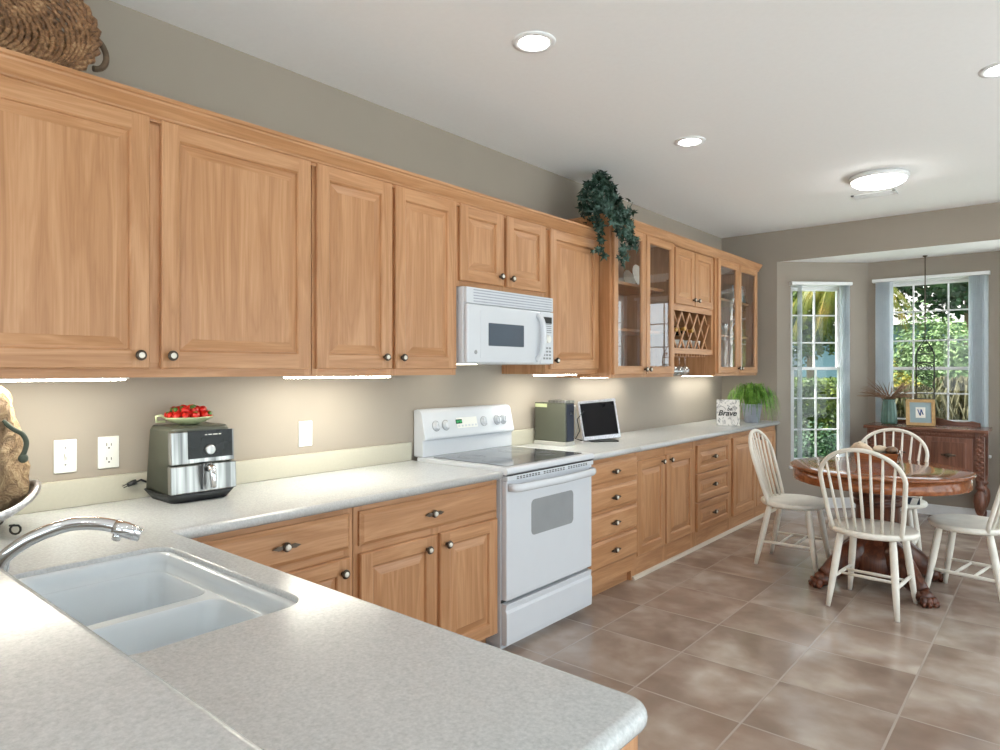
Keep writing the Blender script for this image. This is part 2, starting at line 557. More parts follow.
# behind and beside the camera: unseen sliding-door openings added to bring in daylight
wr = MB()
wr.box(XR, XR + T, YB, -2.3, 0, CEIL); wr.box(XR, XR + T, 1.7, 2.3, 0, CEIL); wr.box(XR, XR + T, -2.3, 1.7, 2.25, CEIL); wr.box(XR, XR + T, 6.3, YF, 0, CEIL); wr.box(XR, XR + T, 2.3, 6.3, 2.25, CEIL)
struct('wall_right', wr, 'paint')
wb = MB()
wb.box(-T, .6, YB - T, YB, 0, CEIL); wb.box(3.7, XR + T, YB - T, YB, 0, CEIL); wb.box(.6, 3.7, YB - T, YB, 2.25, CEIL)
struct('wall_back', wb, 'paint')
for nm, P0, P1 in (('baseboard_bay_left', A1, A2), ('baseboard_bay_back', A2, A3), ('baseboard_bay_right', A3, A4)):
    d = Vector((P1[0] - P0[0], P1[1] - P0[1], 0)); mb = MB()
    mb.T = Matrix.Translation((P0[0], P0[1], 0)) @ Matrix.Rotation(math.atan2(d.y, d.x), 4, 'Z')
    mb.prism([(-.014, 0), (0, 0), (0, .10), (-.006, .10), (-.014, .088)], 'yz', .006, d.length - .006)
    struct(nm, mb, 'whitem')

# windows: frame, sashes with muntins, glass, sill
def window(name, Tm, o, ncol, upper, lower, meet):
    s0, s1, z0, z1 = o
    root = bpy.data.objects.new(name, None); C.objects.link(root); root['kind'] = 'structure'
    root.empty_display_size = .05
    f = MB(); f.T = Tm; e = .03
    f.box(s0, s1, .02, .11, z0, z0 + .04); f.box(s0, s1, .02, .11, z1 - .03, z1)
    f.box(s0, s0 + e, .02, .11, z0, z1); f.box(s1 - e, s1, .02, .11, z0, z1)
    f.build('window_frame', 'whitem', root, .003)
    a0, a1 = s0 + e, s1 - e
    for nm, b0, b1, dy, rows in (('upper_sash', meet, z1 - .03, .075, upper), ('lower_sash', z0 + .04, meet + .03, .045, lower)):
        g = MB(); g.T = Tm; q = .028
        g.box(a0, a1, dy, dy + .03, b0, b0 + q); g.box(a0, a1, dy, dy + .03, b1 - q, b1)
        g.box(a0, a0 + q, dy, dy + .03, b0, b1); g.box(a1 - q, a1, dy, dy + .03, b0, b1)
        for k in range(1, ncol):
            x = a0 + (a1 - a0) * k / ncol
            g.box(x - .007, x + .007, dy + .006, dy + .024, b0, b1)
        for k in range(1, rows):
            z = b0 + (b1 - b0) * k / rows
            g.box(a0, a1, dy + .006, dy + .024, z - .007, z + .007)
        so = g.build(nm, 'whitem', root, .002)
        p = MB(); p.T = Tm; p.box(a0 + .01, a1 - .01, dy + .013, dy + .017, b0 + .01, b1 - .01)
        p.build('glass_pane', 'pane', so)
    s = MB(); s.T = Tm; s.box(s0 - .02, s1 + .02, -.03, .02, z0 - .025, z0)
    s.build('window_sill', 'whitem', root, .004)
    return root
window('window_1', T1, NW, 2, 3, 3, 1.37)
window('window_2', T2, BW, 3, 3, 3, 1.37)
window('window_3', T3, RW, 3, 3, 3, 1.37)
for nm, Tm, Lw in (('added_daylight_door_1', Matrix.Translation((XR, -2.3, 0)) @ Matrix.Rotation(PI / 2, 4, 'Z'), 4.0), ('added_daylight_door_3', Matrix.Translation((XR, 2.3, 0)) @ Matrix.Rotation(PI / 2, 4, 'Z'), 4.0), ('added_daylight_door_2', Matrix.Translation((3.7, YB, 0)) @ Matrix.Rotation(PI, 4, 'Z'), 3.1)):  # glazed doors added in the unseen openings for daylight
    root = bpy.data.objects.new(nm, None); C.objects.link(root); root['kind'] = 'structure'
    f = MB(); f.T = Tm
    for k in range(4):
        x = Lw * k / 3
        f.box(x - .035, x + .035, -.1, -.03, 0, 2.25)
    f.box(0, Lw, -.1, -.03, 2.18, 2.25); f.box(0, Lw, -.1, -.03, 0, .05)
    f.build('door_frame', 'whitem', root)
    p = MB(); p.T = Tm; p.box(.03, Lw - .03, -.068, -.062, .05, 2.2); p.build('glass_pane', 'pane', root)

# vertical blinds: head rail + stacks of vanes
def blinds(name, label, Tm, s0, s1, z0, z1, stacks):
    r = thing(name, label, 'blind', world=False)
    h = MB(); h.T = Tm; h.box(s0, s1, -.075, -.012, z1 - .032, z1)
    h.build('head_rail', 'whitem', r, .004)
    for a, b, n in stacks:
        v = MB(); v.T = Tm
        for k in range(n):
            x = a + (b - a) * (k + .5) / n
            sk = .012
            v.prism([(x - sk, -.07), (x - sk + .002, -.071), (x + sk, -.017), (x + sk - .002, -.016)], 'xy', z0, z1 - .032)
        v.build('vane_stack', 'vane', r)
    return r
blinds('vertical_blinds', 'white vertical blinds drawn to both ends of the narrow window', T1, .115, .735, NW[2] + .03, 2.238, [(.185, .235, 4), (.62, .725, 7)])
blinds('vertical_blinds', 'white vertical blinds drawn aside at the wide window over the dark sideboard', T2, .045, .985, BW[2] + .03, 2.262, [(.08, .215, 9), (.83, .96, 9)])

# ---------------------------------------------------------------- recessed lights, dome, register
def downlight(x, y, label):
    r = thing('recessed_downlight', label, 'light', (x, y, CEIL), group='recessed ceiling lights')
    t = MB(); t.lathe([(.092, -.0005), (.090, -.006), (.066, -.008), (.062, -.002)], (x, y, CEIL), 32, cap=False)
    t.build('trim_ring', 'whitem', r)
    l = MB(); l.lathe([(.063, -.0015), (.05, -.006), (.02, -.008)], (x, y, CEIL), 32)
    l.build('lens', 'lens', r)
    return r
downlight(1.016, 2.214, 'recessed ceiling light nearest the tall upper cabinets left of the microwave')
downlight(1.00, 3.78, 'recessed ceiling light over the trailing ivy end of the cabinets')
downlight(2.50, 3.786, 'recessed ceiling light cut by the right edge of the photo')
for x, y in ((2.5, 2.2), (2.5, .62), (1.0, -1.0), (2.5, -1.0)):  # unseen lamps continuing the ceiling grid, added for brightness
    downlight(x, y, 'unseen recessed ceiling light added to the row for brightness')
r = thing('flush_ceiling_light', 'round white glowing flush ceiling light above the dining table', 'light', (1.72, 5.31, CEIL))
b = MB(); b.lathe([(.165, 0), (.185, -.004), (.19, -.02), (.186, -.034), (.17, -.036)], (1.72, 5.31, CEIL), 40)
b.build('rim', 'whitem', r)
d = MB(); d.lathe([(.170, -.034), (.165, -.05), (.14, -.066), (.09, -.076), (.03, -.079)], (1.72, 5.31, CEIL), 40)
d.build('diffuser', 'dome', r)
r = thing('ceiling_register', 'small white slatted air register in the ceiling beyond the flush light', 'vent', (1.59, 5.86, CEIL))
b = MB(); x0, x1, y0, y1 = 1.44, 1.74, 5.79, 5.93
b.box(x0, x1, y0, y0 + .02, CEIL - .008, CEIL); b.box(x0, x1, y1 - .02, y1, CEIL - .008, CEIL)
b.box(x0, x0 + .02, y0, y1, CEIL - .008, CEIL); b.box(x1 - .02, x1, y0, y1, CEIL - .008, CEIL)
b.build('frame', 'whitem', r)
b = MB()
for k in range(6):
    y = y0 + .028 + k * .0165
    b.box(x0 + .02, x1 - .02, y, y + .006, CEIL - .007, CEIL - .001)
b.build('slats', 'whitem', r)
b = MB(); b.box(x0 + .015, x1 - .015, y0 + .015, y1 - .015, CEIL - .0008, CEIL); b.build('duct_opening', 'gap_shade', r)

# ---------------------------------------------------------------- cabinet pieces (all face +x)
def nest(mb, x, y0, y1, z0, z1, prof, mats=(0, 1), cap=0):
    """rings of nested rectangles facing +x. prof: (inset, depth from x)"""
    def rect(i, d):
        return [(x + d, y0 + i, z0 + i), (x + d, y1 - i, z0 + i), (x + d, y1 - i, z1 - i), (x + d, y0 + i, z1 - i)]
    R = [rect(i, d) for i, d in prof]
    for a, b in zip(R[:-1], R[1:]):
        for k in range(4):
            j = (k + 1) % 4
            mb.add([a[k], a[j], b[j], b[k]], [(0, 1, 2, 3)], mats[1] if k in (0, 2) else mats[0])
    mb.add(R[-1], [(0, 1, 2, 3)], cap)

def raised_door(parent, name, x, y0, y1, z0, z1, fw=.058, t=.02, glass=False, label=None):
    mb = MB(); e = .004
    # stiles full height, rails between (grain turned)
    def bar(a0, a1, b0, b1, m):
        mb.add([(x + t, a0, b0), (x + t, a1, b0), (x + t, a1, b1), (x + t, a0, b1)], [(0, 1, 2, 3)], m)
    nest_side = [(0, 0), (0, t - e), (e, t)]
    def rect(i, d):
        return [(x + d, y0 + i, z0 + i), (x + d, y1 - i, z0 + i), (x + d, y1 - i, z1 - i), (x + d, y0 + i, z1 - i)]
    R = [rect(i, d) for i, d in nest_side]
    for a, b in zip(R[:-1], R[1:]):
        for k in range(4):
            j = (k + 1) % 4
            mb.add([a[k], a[j], b[j], b[k]], [(0, 1, 2, 3)], 1 if k in (0, 2) else 0)
    mb.add(R[0], [(0, 1, 2, 3)], 0) if not glass else None
    bar(y0 + e, y0 + fw, z0 + e, z1 - e, 0); bar(y1 - fw, y1 - e, z0 + e, z1 - e, 0)
    bar(y0 + fw, y1 - fw, z0 + e, z0 + fw, 1); bar(y0 + fw, y1 - fw, z1 - fw, z1 - e, 1)
    if glass:
        nest_in = [(fw, t), (fw + .006, t - .005), (fw + .008, t - .012), (fw + .008, 0)]
        R = [rect(i, d) for i, d in nest_in]
        for a, b in zip(R[:-1], R[1:]):
            for k in range(4):
                j = (k + 1) % 4
                mb.add([a[k], a[j], b[j], b[k]], [(0, 1, 2, 3)], 1 if k in (0, 2) else 0)
        a = rect(0, 0); c = rect(fw + .008, 0)
        for k in range(4):
            j = (k + 1) % 4
            mb.add([a[k], a[j], c[j], c[k]], [(0, 1, 2, 3)], 0)
    else:
        w = min(.030, (y1 - y0 - 2 * fw) * .25, (z1 - z0 - 2 * fw) * .25)
        nest(mb, x, y0, y1, z0, z1, [(fw, t), (fw + .005, t - .004), (fw + .007, t - .011), (fw + .013, t - .011), (fw + .013 + w, t - .003), (fw + .015 + w, t - .002)])
    o = mb.build(name, ['oakV', 'oakH'], parent, recalc=False)
    if label: o['label'] = label
    if glass:
        g = MB(); g.box(x + .004, x + .008, y0 + fw, y1 - fw, z0 + fw, z1 - fw)
        g.build('glass_pane', 'cabglass', o)
    return o

def slab_drawer(parent, x, y0, y1, z0, z1, t=.02):
    mb = MB()
    nest(mb, x, y0, y1, z0, z1, [(0, 0), (0, t - .010), (.004, t - .008), (.016, t)], (1, 1), 1)
    return mb.build('drawer', ['oakV', 'oakH'], parent, recalc=False)

def knob(parent, x, y, z):
    mb = MB(); mb.T = Matrix.Translation((x, y, z)) @ Matrix.Rotation(PI / 2, 4, 'Y')
    mb.lathe([(.008, -.001), (.006, .008), (.007, .013), (.016, .017), (.018, .021), (.016, .026), (.0102, .0275)], n=20)
    o = mb.build('knob', 'bronze', parent)
    w = MB(); w.T = mb.T
    w.lathe([(.0100, .0272), (.009, .030), (.005, .0318), (.001, .0322)], n=20, m=1)
    # the white ceramic dot is part of the knob's own mesh surface
    me = o.data
    bm = bmesh.new(); bm.from_mesh(me)
    off = Vector(parent['_o'])
    vs = [bm.verts.new(tuple(v - off)) for v in w.v]
    me.materials.append(M['china'])
    for f in w.f:
        try:
            fc = bm.faces.new([vs[i] for i in f]); fc.material_index = 1; fc.smooth = True
        except ValueError:
            pass
    bm.to_mesh(me); bm.free()
    return o

def pull(parent, x, y, z, s=1.0):
    mb = MB()
    for k in (-1, 1):
        mb.prism([(y + k * .016 * s, z - .006 * s), (y + k * .038 * s, z - .009 * s), (y + k * .062 * s, z), (y + k * .038 * s, z + .009 * s), (y + k * .016 * s, z + .006 * s)], 'yz', x + .008, x + .014)
        mb.tube([(x - .001, y + k * .04 * s, z), (x + .01, y + k * .04 * s, z)], .004, 8)
    mb.T = Matrix.Translation((x, y, z)) @ Matrix.Rotation(PI / 2, 4, 'Y')
    mb.lathe([(.018 * s, .007), (.019 * s, .014), (.015 * s, .020)], n=18)
    mb.lathe([(.0125 * s, .0195), (.011 * s, .024), (.004, .026)], n=18, m=1)
    return mb.build('pull_handle', ['bronze', 'china'], parent)

def carcass(parent, xf, y0, y1, z0, z1, opens, depth0=.002, name='body', rail=.02):
    """open-front box with face frame; opens = list of (y0,y1,z0,z1) openings in the face frame"""
    mb = MB(); t = .016
    mb.box(depth0, xf - .018, y0, y0 + t, z0, z1); mb.box(depth0, xf - .018, y1 - t, y1, z0, z1)
    mb.box(depth0, xf - .018, y0 + t, y1 - t, z0, z0 + t, 2); mb.box(depth0, xf - .018, y0 + t, y1 - t, z1 - t, z1, 2)
    mb.box(depth0, depth0 + .006, y0 + t, y1 - t, z0 + t, z1 - t, 2)
    ys = sorted({y0, y1} | {o[0] for o in opens} | {o[1] for o in opens})
    zs = sorted({z0, z1} | {o[2] for o in opens} | {o[3] for o in opens})
    for a, b in zip(ys[:-1], ys[1:]):
        run = None
        for c, d in zip(zs[:-1], zs[1:]):
            my, mz = (a + b) / 2, (c + d) / 2
            hole = any(o[0] < my < o[1] and o[2] < mz < o[3] for o in opens)
            if not hole:
                mb.box(xf - .018, xf, a, b, c, d, 1 if (b - a) > (d - c) * 1.5 else 0)
    return mb.build(name, ['oakV', 'oakH', 'inner'], parent)

UX = .34            # face of the upper cabinets
UB, UT = 1.345, 2.235
uppers = []
def upper(label, y0, y1, z0, doors, knobs, zt=2.225, zb=None):
    zb = zb if zb is not None else z0 + .03
    r = thing('upper_cabinet', label, 'cabinet', (0, y0, z0), group='oak wall cabinets over the worktop')
    carcass(r, UX, y0, y1, z0, UT, [(a + .02, b - .02, zb + .02, zt - .02) for a, b in doors])
    for (a, b), k in zip(doors, knobs):
        d = raised_door(r, 'door', UX, a, b, zb, zt)
        knob(d, UX + .02, k[0], k[1])
    return r
upper('wide oak wall cabinet with two broad doors below the wicker basket', .325, 1.586, UB, [(.352, .945), (.984, 1.574)], [(.909, 1.419), (1.012, 1.419)])
upper('oak wall cabinet with two narrow tall doors left of the microwave', 1.590, 2.442, UB, [(1.603, 2.006), (2.027, 2.431)], [(1.960, 1.428), (2.062, 1.428)])
upper('short oak wall cabinet with two small doors above the microwave', 2.446, 3.208, 1.80, [(2.460, 2.806), (2.832, 3.196)], [(2.770, 1.880), (2.866, 1.877)])
upper('oak wall cabinet with one tall door right of the microwave', 3.212, 3.806, UB, [(3.246, 3.790)], [(3.29, 1.428)], zb=UB + .03)

def crown(label, xf, y0, y1, z0, ret0, ret1, sc=1.0):
    prof = [(0, 0), (.012, 0), (.014, .008), (.008, .012), (.016, .020), (.018, .026), (.026, .034), (.044, .058), (.050, .066), (.052, .074), (.060, .078), (.060, .092), (0, .092)]
    prof = [(a * sc, b * sc) for a, b in prof]
    mb = MB()
    mb.prism([(xf + a, z0 + b) for a, b in prof], 'xz', y0 - (0 if not ret0 else .06 * sc), y1 + (0 if not ret1 else .06 * sc), 0)
    if ret0:
        mb.prism([(y0 - a, z0 + b) for a, b in prof], 'yz', .003, xf + .001)
    if ret1:
        mb.prism([(y1 + a, z0 + b) for a, b in prof], 'yz', .003, xf + .001)
    o = mb.build('crown_moulding', 'oakH')
    # mitre the outer ends
    return tag(o, label, 'moulding')
crown('long oak crown moulding along the tops of the plain wall cabinets', UX + .001, .326, 3.792, 2.212, False, False, .86)

# under-cabinet lights
for a, b, lb in ((.345, .895, 'glowing under-cabinet light above the light switch'), (1.514, 2.042, 'glowing under-cabinet light above the single outlet'), (3.22, 3.60, 'glowing under-cabinet light between microwave and glass cabinet')):
    r = thing('under_cabinet_light', lb, 'light', (.2, a, UB), group='under-cabinet lights')
    h = MB(); h.box(.235, .318, a, b, UB - .004, UB); h.build('housing', 'whitem', r)
    l = MB(); l.box(.240, .313, a + .01, b - .01, UB - .010, UB - .0042); l.build('diffuser', 'strip', r)

for ya, yb, lb in ((3.95, 4.72, 'unseen light strip added under the glass-fronted cabinet with the ivy'), (5.60, 6.50, 'unseen light strip added under the far glass-fronted cabinet')):
  r = thing('under_cabinet_light', lb, 'light', (.13, ya, 1.318), group='under-cabinet lights')  # unseen strip added to brighten the wall behind the far worktop
  h = MB(); h.box(.10, .17, ya, yb, 1.3155, 1.318); h.build('housing', 'whitem', r)
  l = MB(); l.box(.103, .167, ya + .01, yb - .01, 1.312, 1.3153); l.build('diffuser', 'added_strip', r)

# ---------------------------------------------------------------- glass display cabinets
GX = .43; GB, GT = 1.318, 2.345
def gcab(label, y0, y1, doors, knobs, shelves):
    r = thing('glass_front_cabinet', label, 'cabinet', (0, y0, GB), group='glass-fronted display cabinets')
    carcass(r, GX, y0, y1, GB, GT, [(a + .03, b - .03, GB + .05, 2.315) for a, b in doors])
    for z in shelves:
        s = MB(); s.box(.01, .36, y0 + .017, y1 - .017, z - .02, z); s.build('shelf', 'oakH', r)
    for (a, b), k in zip(doors, knobs):
        d = raised_door(r, 'door', GX, a, b, GB + .022, 2.336, fw=.05, glass=True)
        knob(d, GX + .02, *k)
    return r
gcab('glass-fronted oak cabinet with the trailing ivy at its corner', 3.810, 4.752, [(3.836, 4.276), (4.288, 4.728)], [(4.252, 1.375), (4.312, 1.375)], [1.665, 1.99])
gcab('glass-fronted oak cabinet at the far end above the potted plant', 5.560, 6.580, [(5.590, 6.064), (6.076, 6.552)], [(6.04, 1.385), (6.10, 1.385)], [1.69, 2.02])
crown('oak crown moulding along the glass-fronted cabinets, higher than its neighbour', GX + .001, 3.812, 6.578, 2.334, True, True, .72)

r = thing('wine_rack_cabinet', 'oak cabinet with small doors over a lattice wine rack', 'cabinet', (0, 4.756, GB))
carcass(r, GX - .02, 4.756, 5.556, 1.50, GT, [(4.79, 5.53, 1.54, 1.84), (4.81, 5.52, 1.90, 2.305)])
for a, b, k in ((4.796, 5.148, (5.112, 1.935)), (5.164, 5.524, (5.2, 1.935))):
    d = raised_door(r, 'door', GX - .02, a, b, 1.888, 2.325, fw=.05)
    knob(d, GX, *k)
lat = MB()
y0, y1, z0, z1 = 4.79, 5.53, 1.545, 1.838
n = 5; step = (y1 - y0) / n; hgt = z1 - z0
def clipbar(ya, za, yb, zb):
    dy, dz = yb - ya, zb - za
    t0, t1 = 0, 1
    if dy > 0: t0 = max(t0, (y0 - ya) / dy); t1 = min(t1, (y1 - ya) / dy)
    else: t0 = max(t0, (y1 - ya) / dy); t1 = min(t1, (y0 - ya) / dy)
    if t1 - t0 < .05: return None
    return (ya + dy * t0, za + dz * t0, yb - dy * (1 - t1), zb - dz * (1 - t1))
for k in range(-3, 8):
    for sg in (1, -1):
        ya = y0 + k * step; yb = ya + sg * hgt / 1.45
        cb = clipbar(ya, z0, yb, z1)
        if cb:
            a, za, b, zb = cb
            nrm = Vector((-(zb - za), b - a)).normalized() * .0085
            lat.prism([(a + nrm.x, za + nrm.y), (b + nrm.x, zb + nrm.y), (b - nrm.x, zb - nrm.y), (a - nrm.x, za - nrm.y)], 'yz', .37 + .01 * sg, .38 + .01 * sg)
lat.build('lattice', 'oakV', r)
s = MB(); s.box(.006, GX - .022, 4.773, 5.539, 1.53, 1.545); s.build('shelf', 'oakH', r)
s = MB()
for k in range(6):
    y = 4.86 + k * .105
    s.box(.10, .40, y - .03, y - .022, 1.486, 1.50); s.box(.10, .40, y + .022, y + .03, 1.486, 1.50)
    s.box(.10, .40, y - .034, y - .012, 1.480, 1.486); s.box(.10, .40, y + .012, y + .034, 1.480, 1.486)
s.build('stemware_rail', 'oakX', r)
# stemware hanging upside down
def stem_glass(loc, label):
    g = thing('stemmed_glass', label, 'glass', loc, group='glasses hanging under the wine rack', world=False)
    b = MB()
    b.lathe([(.034, -.0), (.033, -.004), (.006, -.008), (.004, -.02), (.004, -.07), (.012, -.082), (.034, -.105), (.038, -.13), (.032, -.165), (.0305, -.165), (.036, -.13), (.032, -.107), (.008, -.088)], n=20, cap=False)
    b.build('bowl', 'drink', g)
    return g
g0 = stem_glass((.33, 4.86, 1.4895), 'stemmed glass hanging upside down at the left end of the row')
for i, lb in ((1, 'second stemmed glass from the left in the hanging row'), (2, 'third stemmed glass from the left in the hanging row'), (3, 'stemmed glass at the right end of the hanging row')):
    dup(g0, (.33, 4.86 + .105 * i, 1.4895), 0, lb)
# bottles and bowls in the rack
def bottle(loc, label):
    g = thing('wine_bottle', label, 'bottle', loc, group='bottles lying in the lattice', world=False)
    b = MB(); b.T = Matrix.Rotation(PI / 2, 4, 'Y')
    b.lathe([(.03, -.28), (.036, -.275), (.036, -.09), (.030, -.06), (.015, -.03), (.014, .02), (.0155, .022), (.0155, .03), (.012, .031)], n=18)
    b.build('glass_body', 'wine', g)
    c = MB(); c.T = b.T; c.lathe([(.0158, -.02), (.0160, .031), (.012, .033)], n=18); c.build('foil_cap', 'foil', g)
    return g
b0 = bottle((.375, 4.865, 1.686), 'dark wine bottle lying in the lattice at its left end')
dup(b0, (.375, 5.012, 1.700), 0, 'dark wine bottle lying second from the left in the lattice')
dup(b0, (.375, 5.16, 1.690), 0, 'dark wine bottle lying near the middle of the lattice')
def small_bowl(loc, label):
    b = MB(); b.lathe([(.025, 0), (.036, .004), (.056, .03), (.064, .07), (.061, .07), (.052, .03), (.02, .010)], n=20)
    o = b.build('bowl', 'stoneware'); o.location = loc
    return tag(o, label, 'bowl', 'bowls on the shelf under the lattice')
w0 = None
for i, lb in enumerate(('small grey bowl under the lattice, leftmost of four', 'small grey bowl under the lattice, second from the left', 'small grey bowl under the lattice, third from the left', 'small grey bowl under the lattice, rightmost of four')):
    y = 4.90 + i * .165
    if w0 is None:
        w0 = small_bowl((.30, y, 1.546), lb)
    else:
        c = w0.copy(); C.objects.link(c); c.location = (.30, y, 1.546); c['label'] = lb
# china in the glass cabinets
def standing_plate(y, z, rad, label, x=.10):
    b = MB(); b.T = Matrix.Translation((x, y, z + rad * .97)) @ Matrix.Rotation(math.radians(76), 4, 'Y')
    b.lathe([(.001, -.004), (rad * .6, -.003), (rad * .98, .010), (rad, .014), (rad * .97, .016), (rad * .62, .004), (rad * .58, .002), (.001, .002)], n=32)
    o = b.build('plate', 'china')
    return tag(o, label, 'plate', 'plates standing in the glass cabinet')
standing_plate(4.535, 1.992, .092, 'white plate on the top shelf beside the glass door stile, in front of another', .24)
standing_plate(4.645, 1.992, .085, 'white plate on the top shelf nearer the ivy, partly behind another plate', .10)
def goblet(x, y, z, label):
    b = MB(); b.lathe([(.03, 0), (.028, .004), (.005, .01), (.005, .05), (.03, .075), (.034, .11), (.030, .135), (.028, .135), (.03, .08)], (0, 0, 0), 18, cap=False)
    o = b.build('goblet', 'drink'); o.location = (x, y, z)
    return tag(o, label, 'glass', 'goblets in the glass cabinets')
goblet(.2, 4.02, 1.667, 'clear goblet on the middle shelf at the ivy side')
goblet(.22, 4.14, 1.667, 'clear goblet on the middle shelf next to the shelf-end goblet')
goblet(.22, 6.30, 1.692, 'clear goblet on the middle shelf of the far glass cabinet')
b = MB(); b.lathe([(.03, 0), (.06, .01), (.075, .05), (.06, .10), (.035, .12), (.04, .14), (.034, .14), (.03, .12)], (.22, 5.98, 1.336), 24)
tag(b.build('jar', 'china'), 'pale round jar on the floor of the far glass cabinet', 'jar')
def pic(name, label, loc, rz, tilt, w, h, fw, mats, mark=True, cat='picture frame'):
    r = thing(name, label, cat, loc, rz, world=False)
    Tm = Matrix.Rotation(tilt, 4, 'Y')        # faces +x, leans back
    f = MB(); f.T = Tm
    f.box(-.012, .006, -w / 2, w / 2, 0, fw); f.box(-.012, .006, -w / 2, w / 2, h - fw, h)
    f.box(-.012, .006, -w / 2, -w / 2 + fw, fw, h - fw); f.box(-.012, .006, w / 2 - fw, w / 2, fw, h - fw)
    f.build('frame', mats[0], r, .003)
    b = MB(); b.T = Tm; b.box(-.010, -.002, -w / 2 + fw * .8, w / 2 - fw * .8, fw * .8, h - fw * .8); b.build('mat_board', mats[1], r)
    if mark:
        p = MB(); p.T = Tm; p.box(-.003, .0, -w * .17, w * .17, h * .30, h * .70); p.build('print', mats[2], r)
        k = MB(); k.T = Tm
        for a, bb in (((-w * .10, h * .62), (-w * .01, h * .38)), ((-w * .01, h * .38), (w * .02, h * .62)), ((w * .02, h * .62), (w * .09, h * .42))):
            k.tube([(.0015, a[0], a[1]), (.0015, bb[0], bb[1])], .004, 6)
        k.build('lettering', 'blueink', r)
    s = MB(); s.T = Matrix.Rotation(0, 4, 'Y')
    s.box(-h * .42, -.012, -.02, .02, 0, .006) if tilt else None
    if s.v: s.build('easel_foot', mats[0], r)
    return r
pic('photo_frame', 'small silver photo frame on the upper shelf of the far glass cabinet', (.32, 6.46, 2.022), math.radians(-15), math.radians(-12), .15, .18, .02, ('silver', 'bluemat', 'paper'))

# ---------------------------------------------------------------- base cabinets
BX = .61; BT = .842
def base(label, y0, y1, drawers, doors, dk, kk, xf=BX, toe=True, slabs=True, zt=BT):
    r = thing('base_cabinet', label, 'cabinet', (0, y0, 0), group='oak base cabinets')
    zb = .09 if toe else 0
    opens = [(a + .02, b - .02, c + .02, d - .02) for a, b, c, d in drawers + doors]
    carcass(r, xf, y0, y1, zb, zt, opens)
    if toe:
        t = MB(); t.box(.002, xf - .07, y0, y1, 0, .09); t.build('toe_kick', 'oakH', r)
    for (a, b, c, d), k in zip(drawers, dk):
        if slabs:
            o = slab_drawer(r, xf, a, b, c, d)
        else:
            o = raised_door(r, 'drawer', xf, a, b, c, d, fw=.045)
        pull(o, xf + .02, *k, .9)
    for (a, b, c, d), k in zip(doors, kk):
        o = raised_door(r, 'door', xf, a, b, c, d)
        if k: knob(o, xf + .02, *k)
    return r
base('oak base cabinet with one drawer over one door in the peninsula corner', .93, 1.590, [(.965, 1.568, .684, .820)], [(.965, 1.568, .10, .655)], [(1.287, .752)], [(1.530, .602)])
base('oak base cabinet with one wide drawer over two doors left of the stove', 1.594, 2.449, [(1.616, 2.436, .684, .820)], [(1.616, 2.026, .10, .655), (2.050, 2.436, .10, .655)], [(2.003, .750)], [(1.967, .602), (2.085, .602)])
base('oak base cabinet with four flat drawers right of the stove', 3.236, 3.842, [(3.250, 3.825, .690, .815), (3.250, 3.825, .528, .663), (3.250, 3.825, .368, .511), (3.250, 3.825, .190, .353)], [], [(3.537, .754), (3.537, .596), (3.537, .442), (3.537, .276)], [])
FX = .565; FTOP = .832
base('oak base cabinet with two tall doors next to the four-drawer cabinet', 3.846, 4.800, [], [(3.90, 4.305, .145, .772), (4.33, 4.775, .145, .772)], [], [(4.25, .735), (4.375, .735)], FX, False, True, FTOP)
base('oak base cabinet with three panelled drawers between two door cabinets', 4.804, 5.520, [(4.85, 5.495, .575, .790), (4.85, 5.495, .355, .568), (4.85, 5.495, .130, .345)], [], [(5.17, .682), (5.17, .46), (5.17, .237)], [], FX, False, False, FTOP)
base('oak base cabinet with two doors at the far end of the worktop', 5.524, 6.700, [], [(5.575, 6.12, .125, .790), (6.14, 6.665, .125, .790)], [], [(6.07, .745), (6.19, .745)], FX, False, True, FTOP)
q = MB(); q.prism([(FX, 0), (FX + .022, 0), (FX + .022, .006), (FX + .014, .018), (FX, .022)], 'xz', 3.862, 6.70)
q.build('trim_1', 'toetrim')['kind'] = 'structure'

# peninsula cabinet under the sink, doors face +y
r = thing('peninsula_cabinet', 'oak peninsula cabinet under the sink worktop', 'cabinet', (.64, .40, 0))
b = MB()
b.box(.64, 2.222, .40, .882, .09, .12, 1); b.box(.64, 2.222, .40, .418, .12, .842); b.box(2.204, 2.222, .418, .882, .12, .842)
b.box(.64, .78, .864, .882, .12, .842); b.box(1.48, 2.204, .864, .882, .12, .842); b.box(.78, 1.48, .864, .882, .12, .62)
b.box(.64, 2.16, .40, .79, 0, .09)
b.build('body', ['oakV', 'oakX'], r)
e = MB(); e.box(2.2225, 2.228, .42, .868, .10, .835); e.build('end_panel', 'oakV', r, .002)

# ---------------------------------------------------------------- worktops
def off_poly(pts, d):
    n = len(pts); out = []
    for i in range(n):
        p0, p1, p2 = Vector(pts[i - 1]), Vector(pts[i]), Vector(pts[(i + 1) % n])
        a = (p1 - p0).normalized(); b = (p2 - p1).normalized()
        n1 = Vector((-a.y, a.x)); n2 = Vector((-b.y, b.x))
        m = (n1 + n2) / (1 + n1.dot(n2))
        out.append(p1 + m * d)
    return out

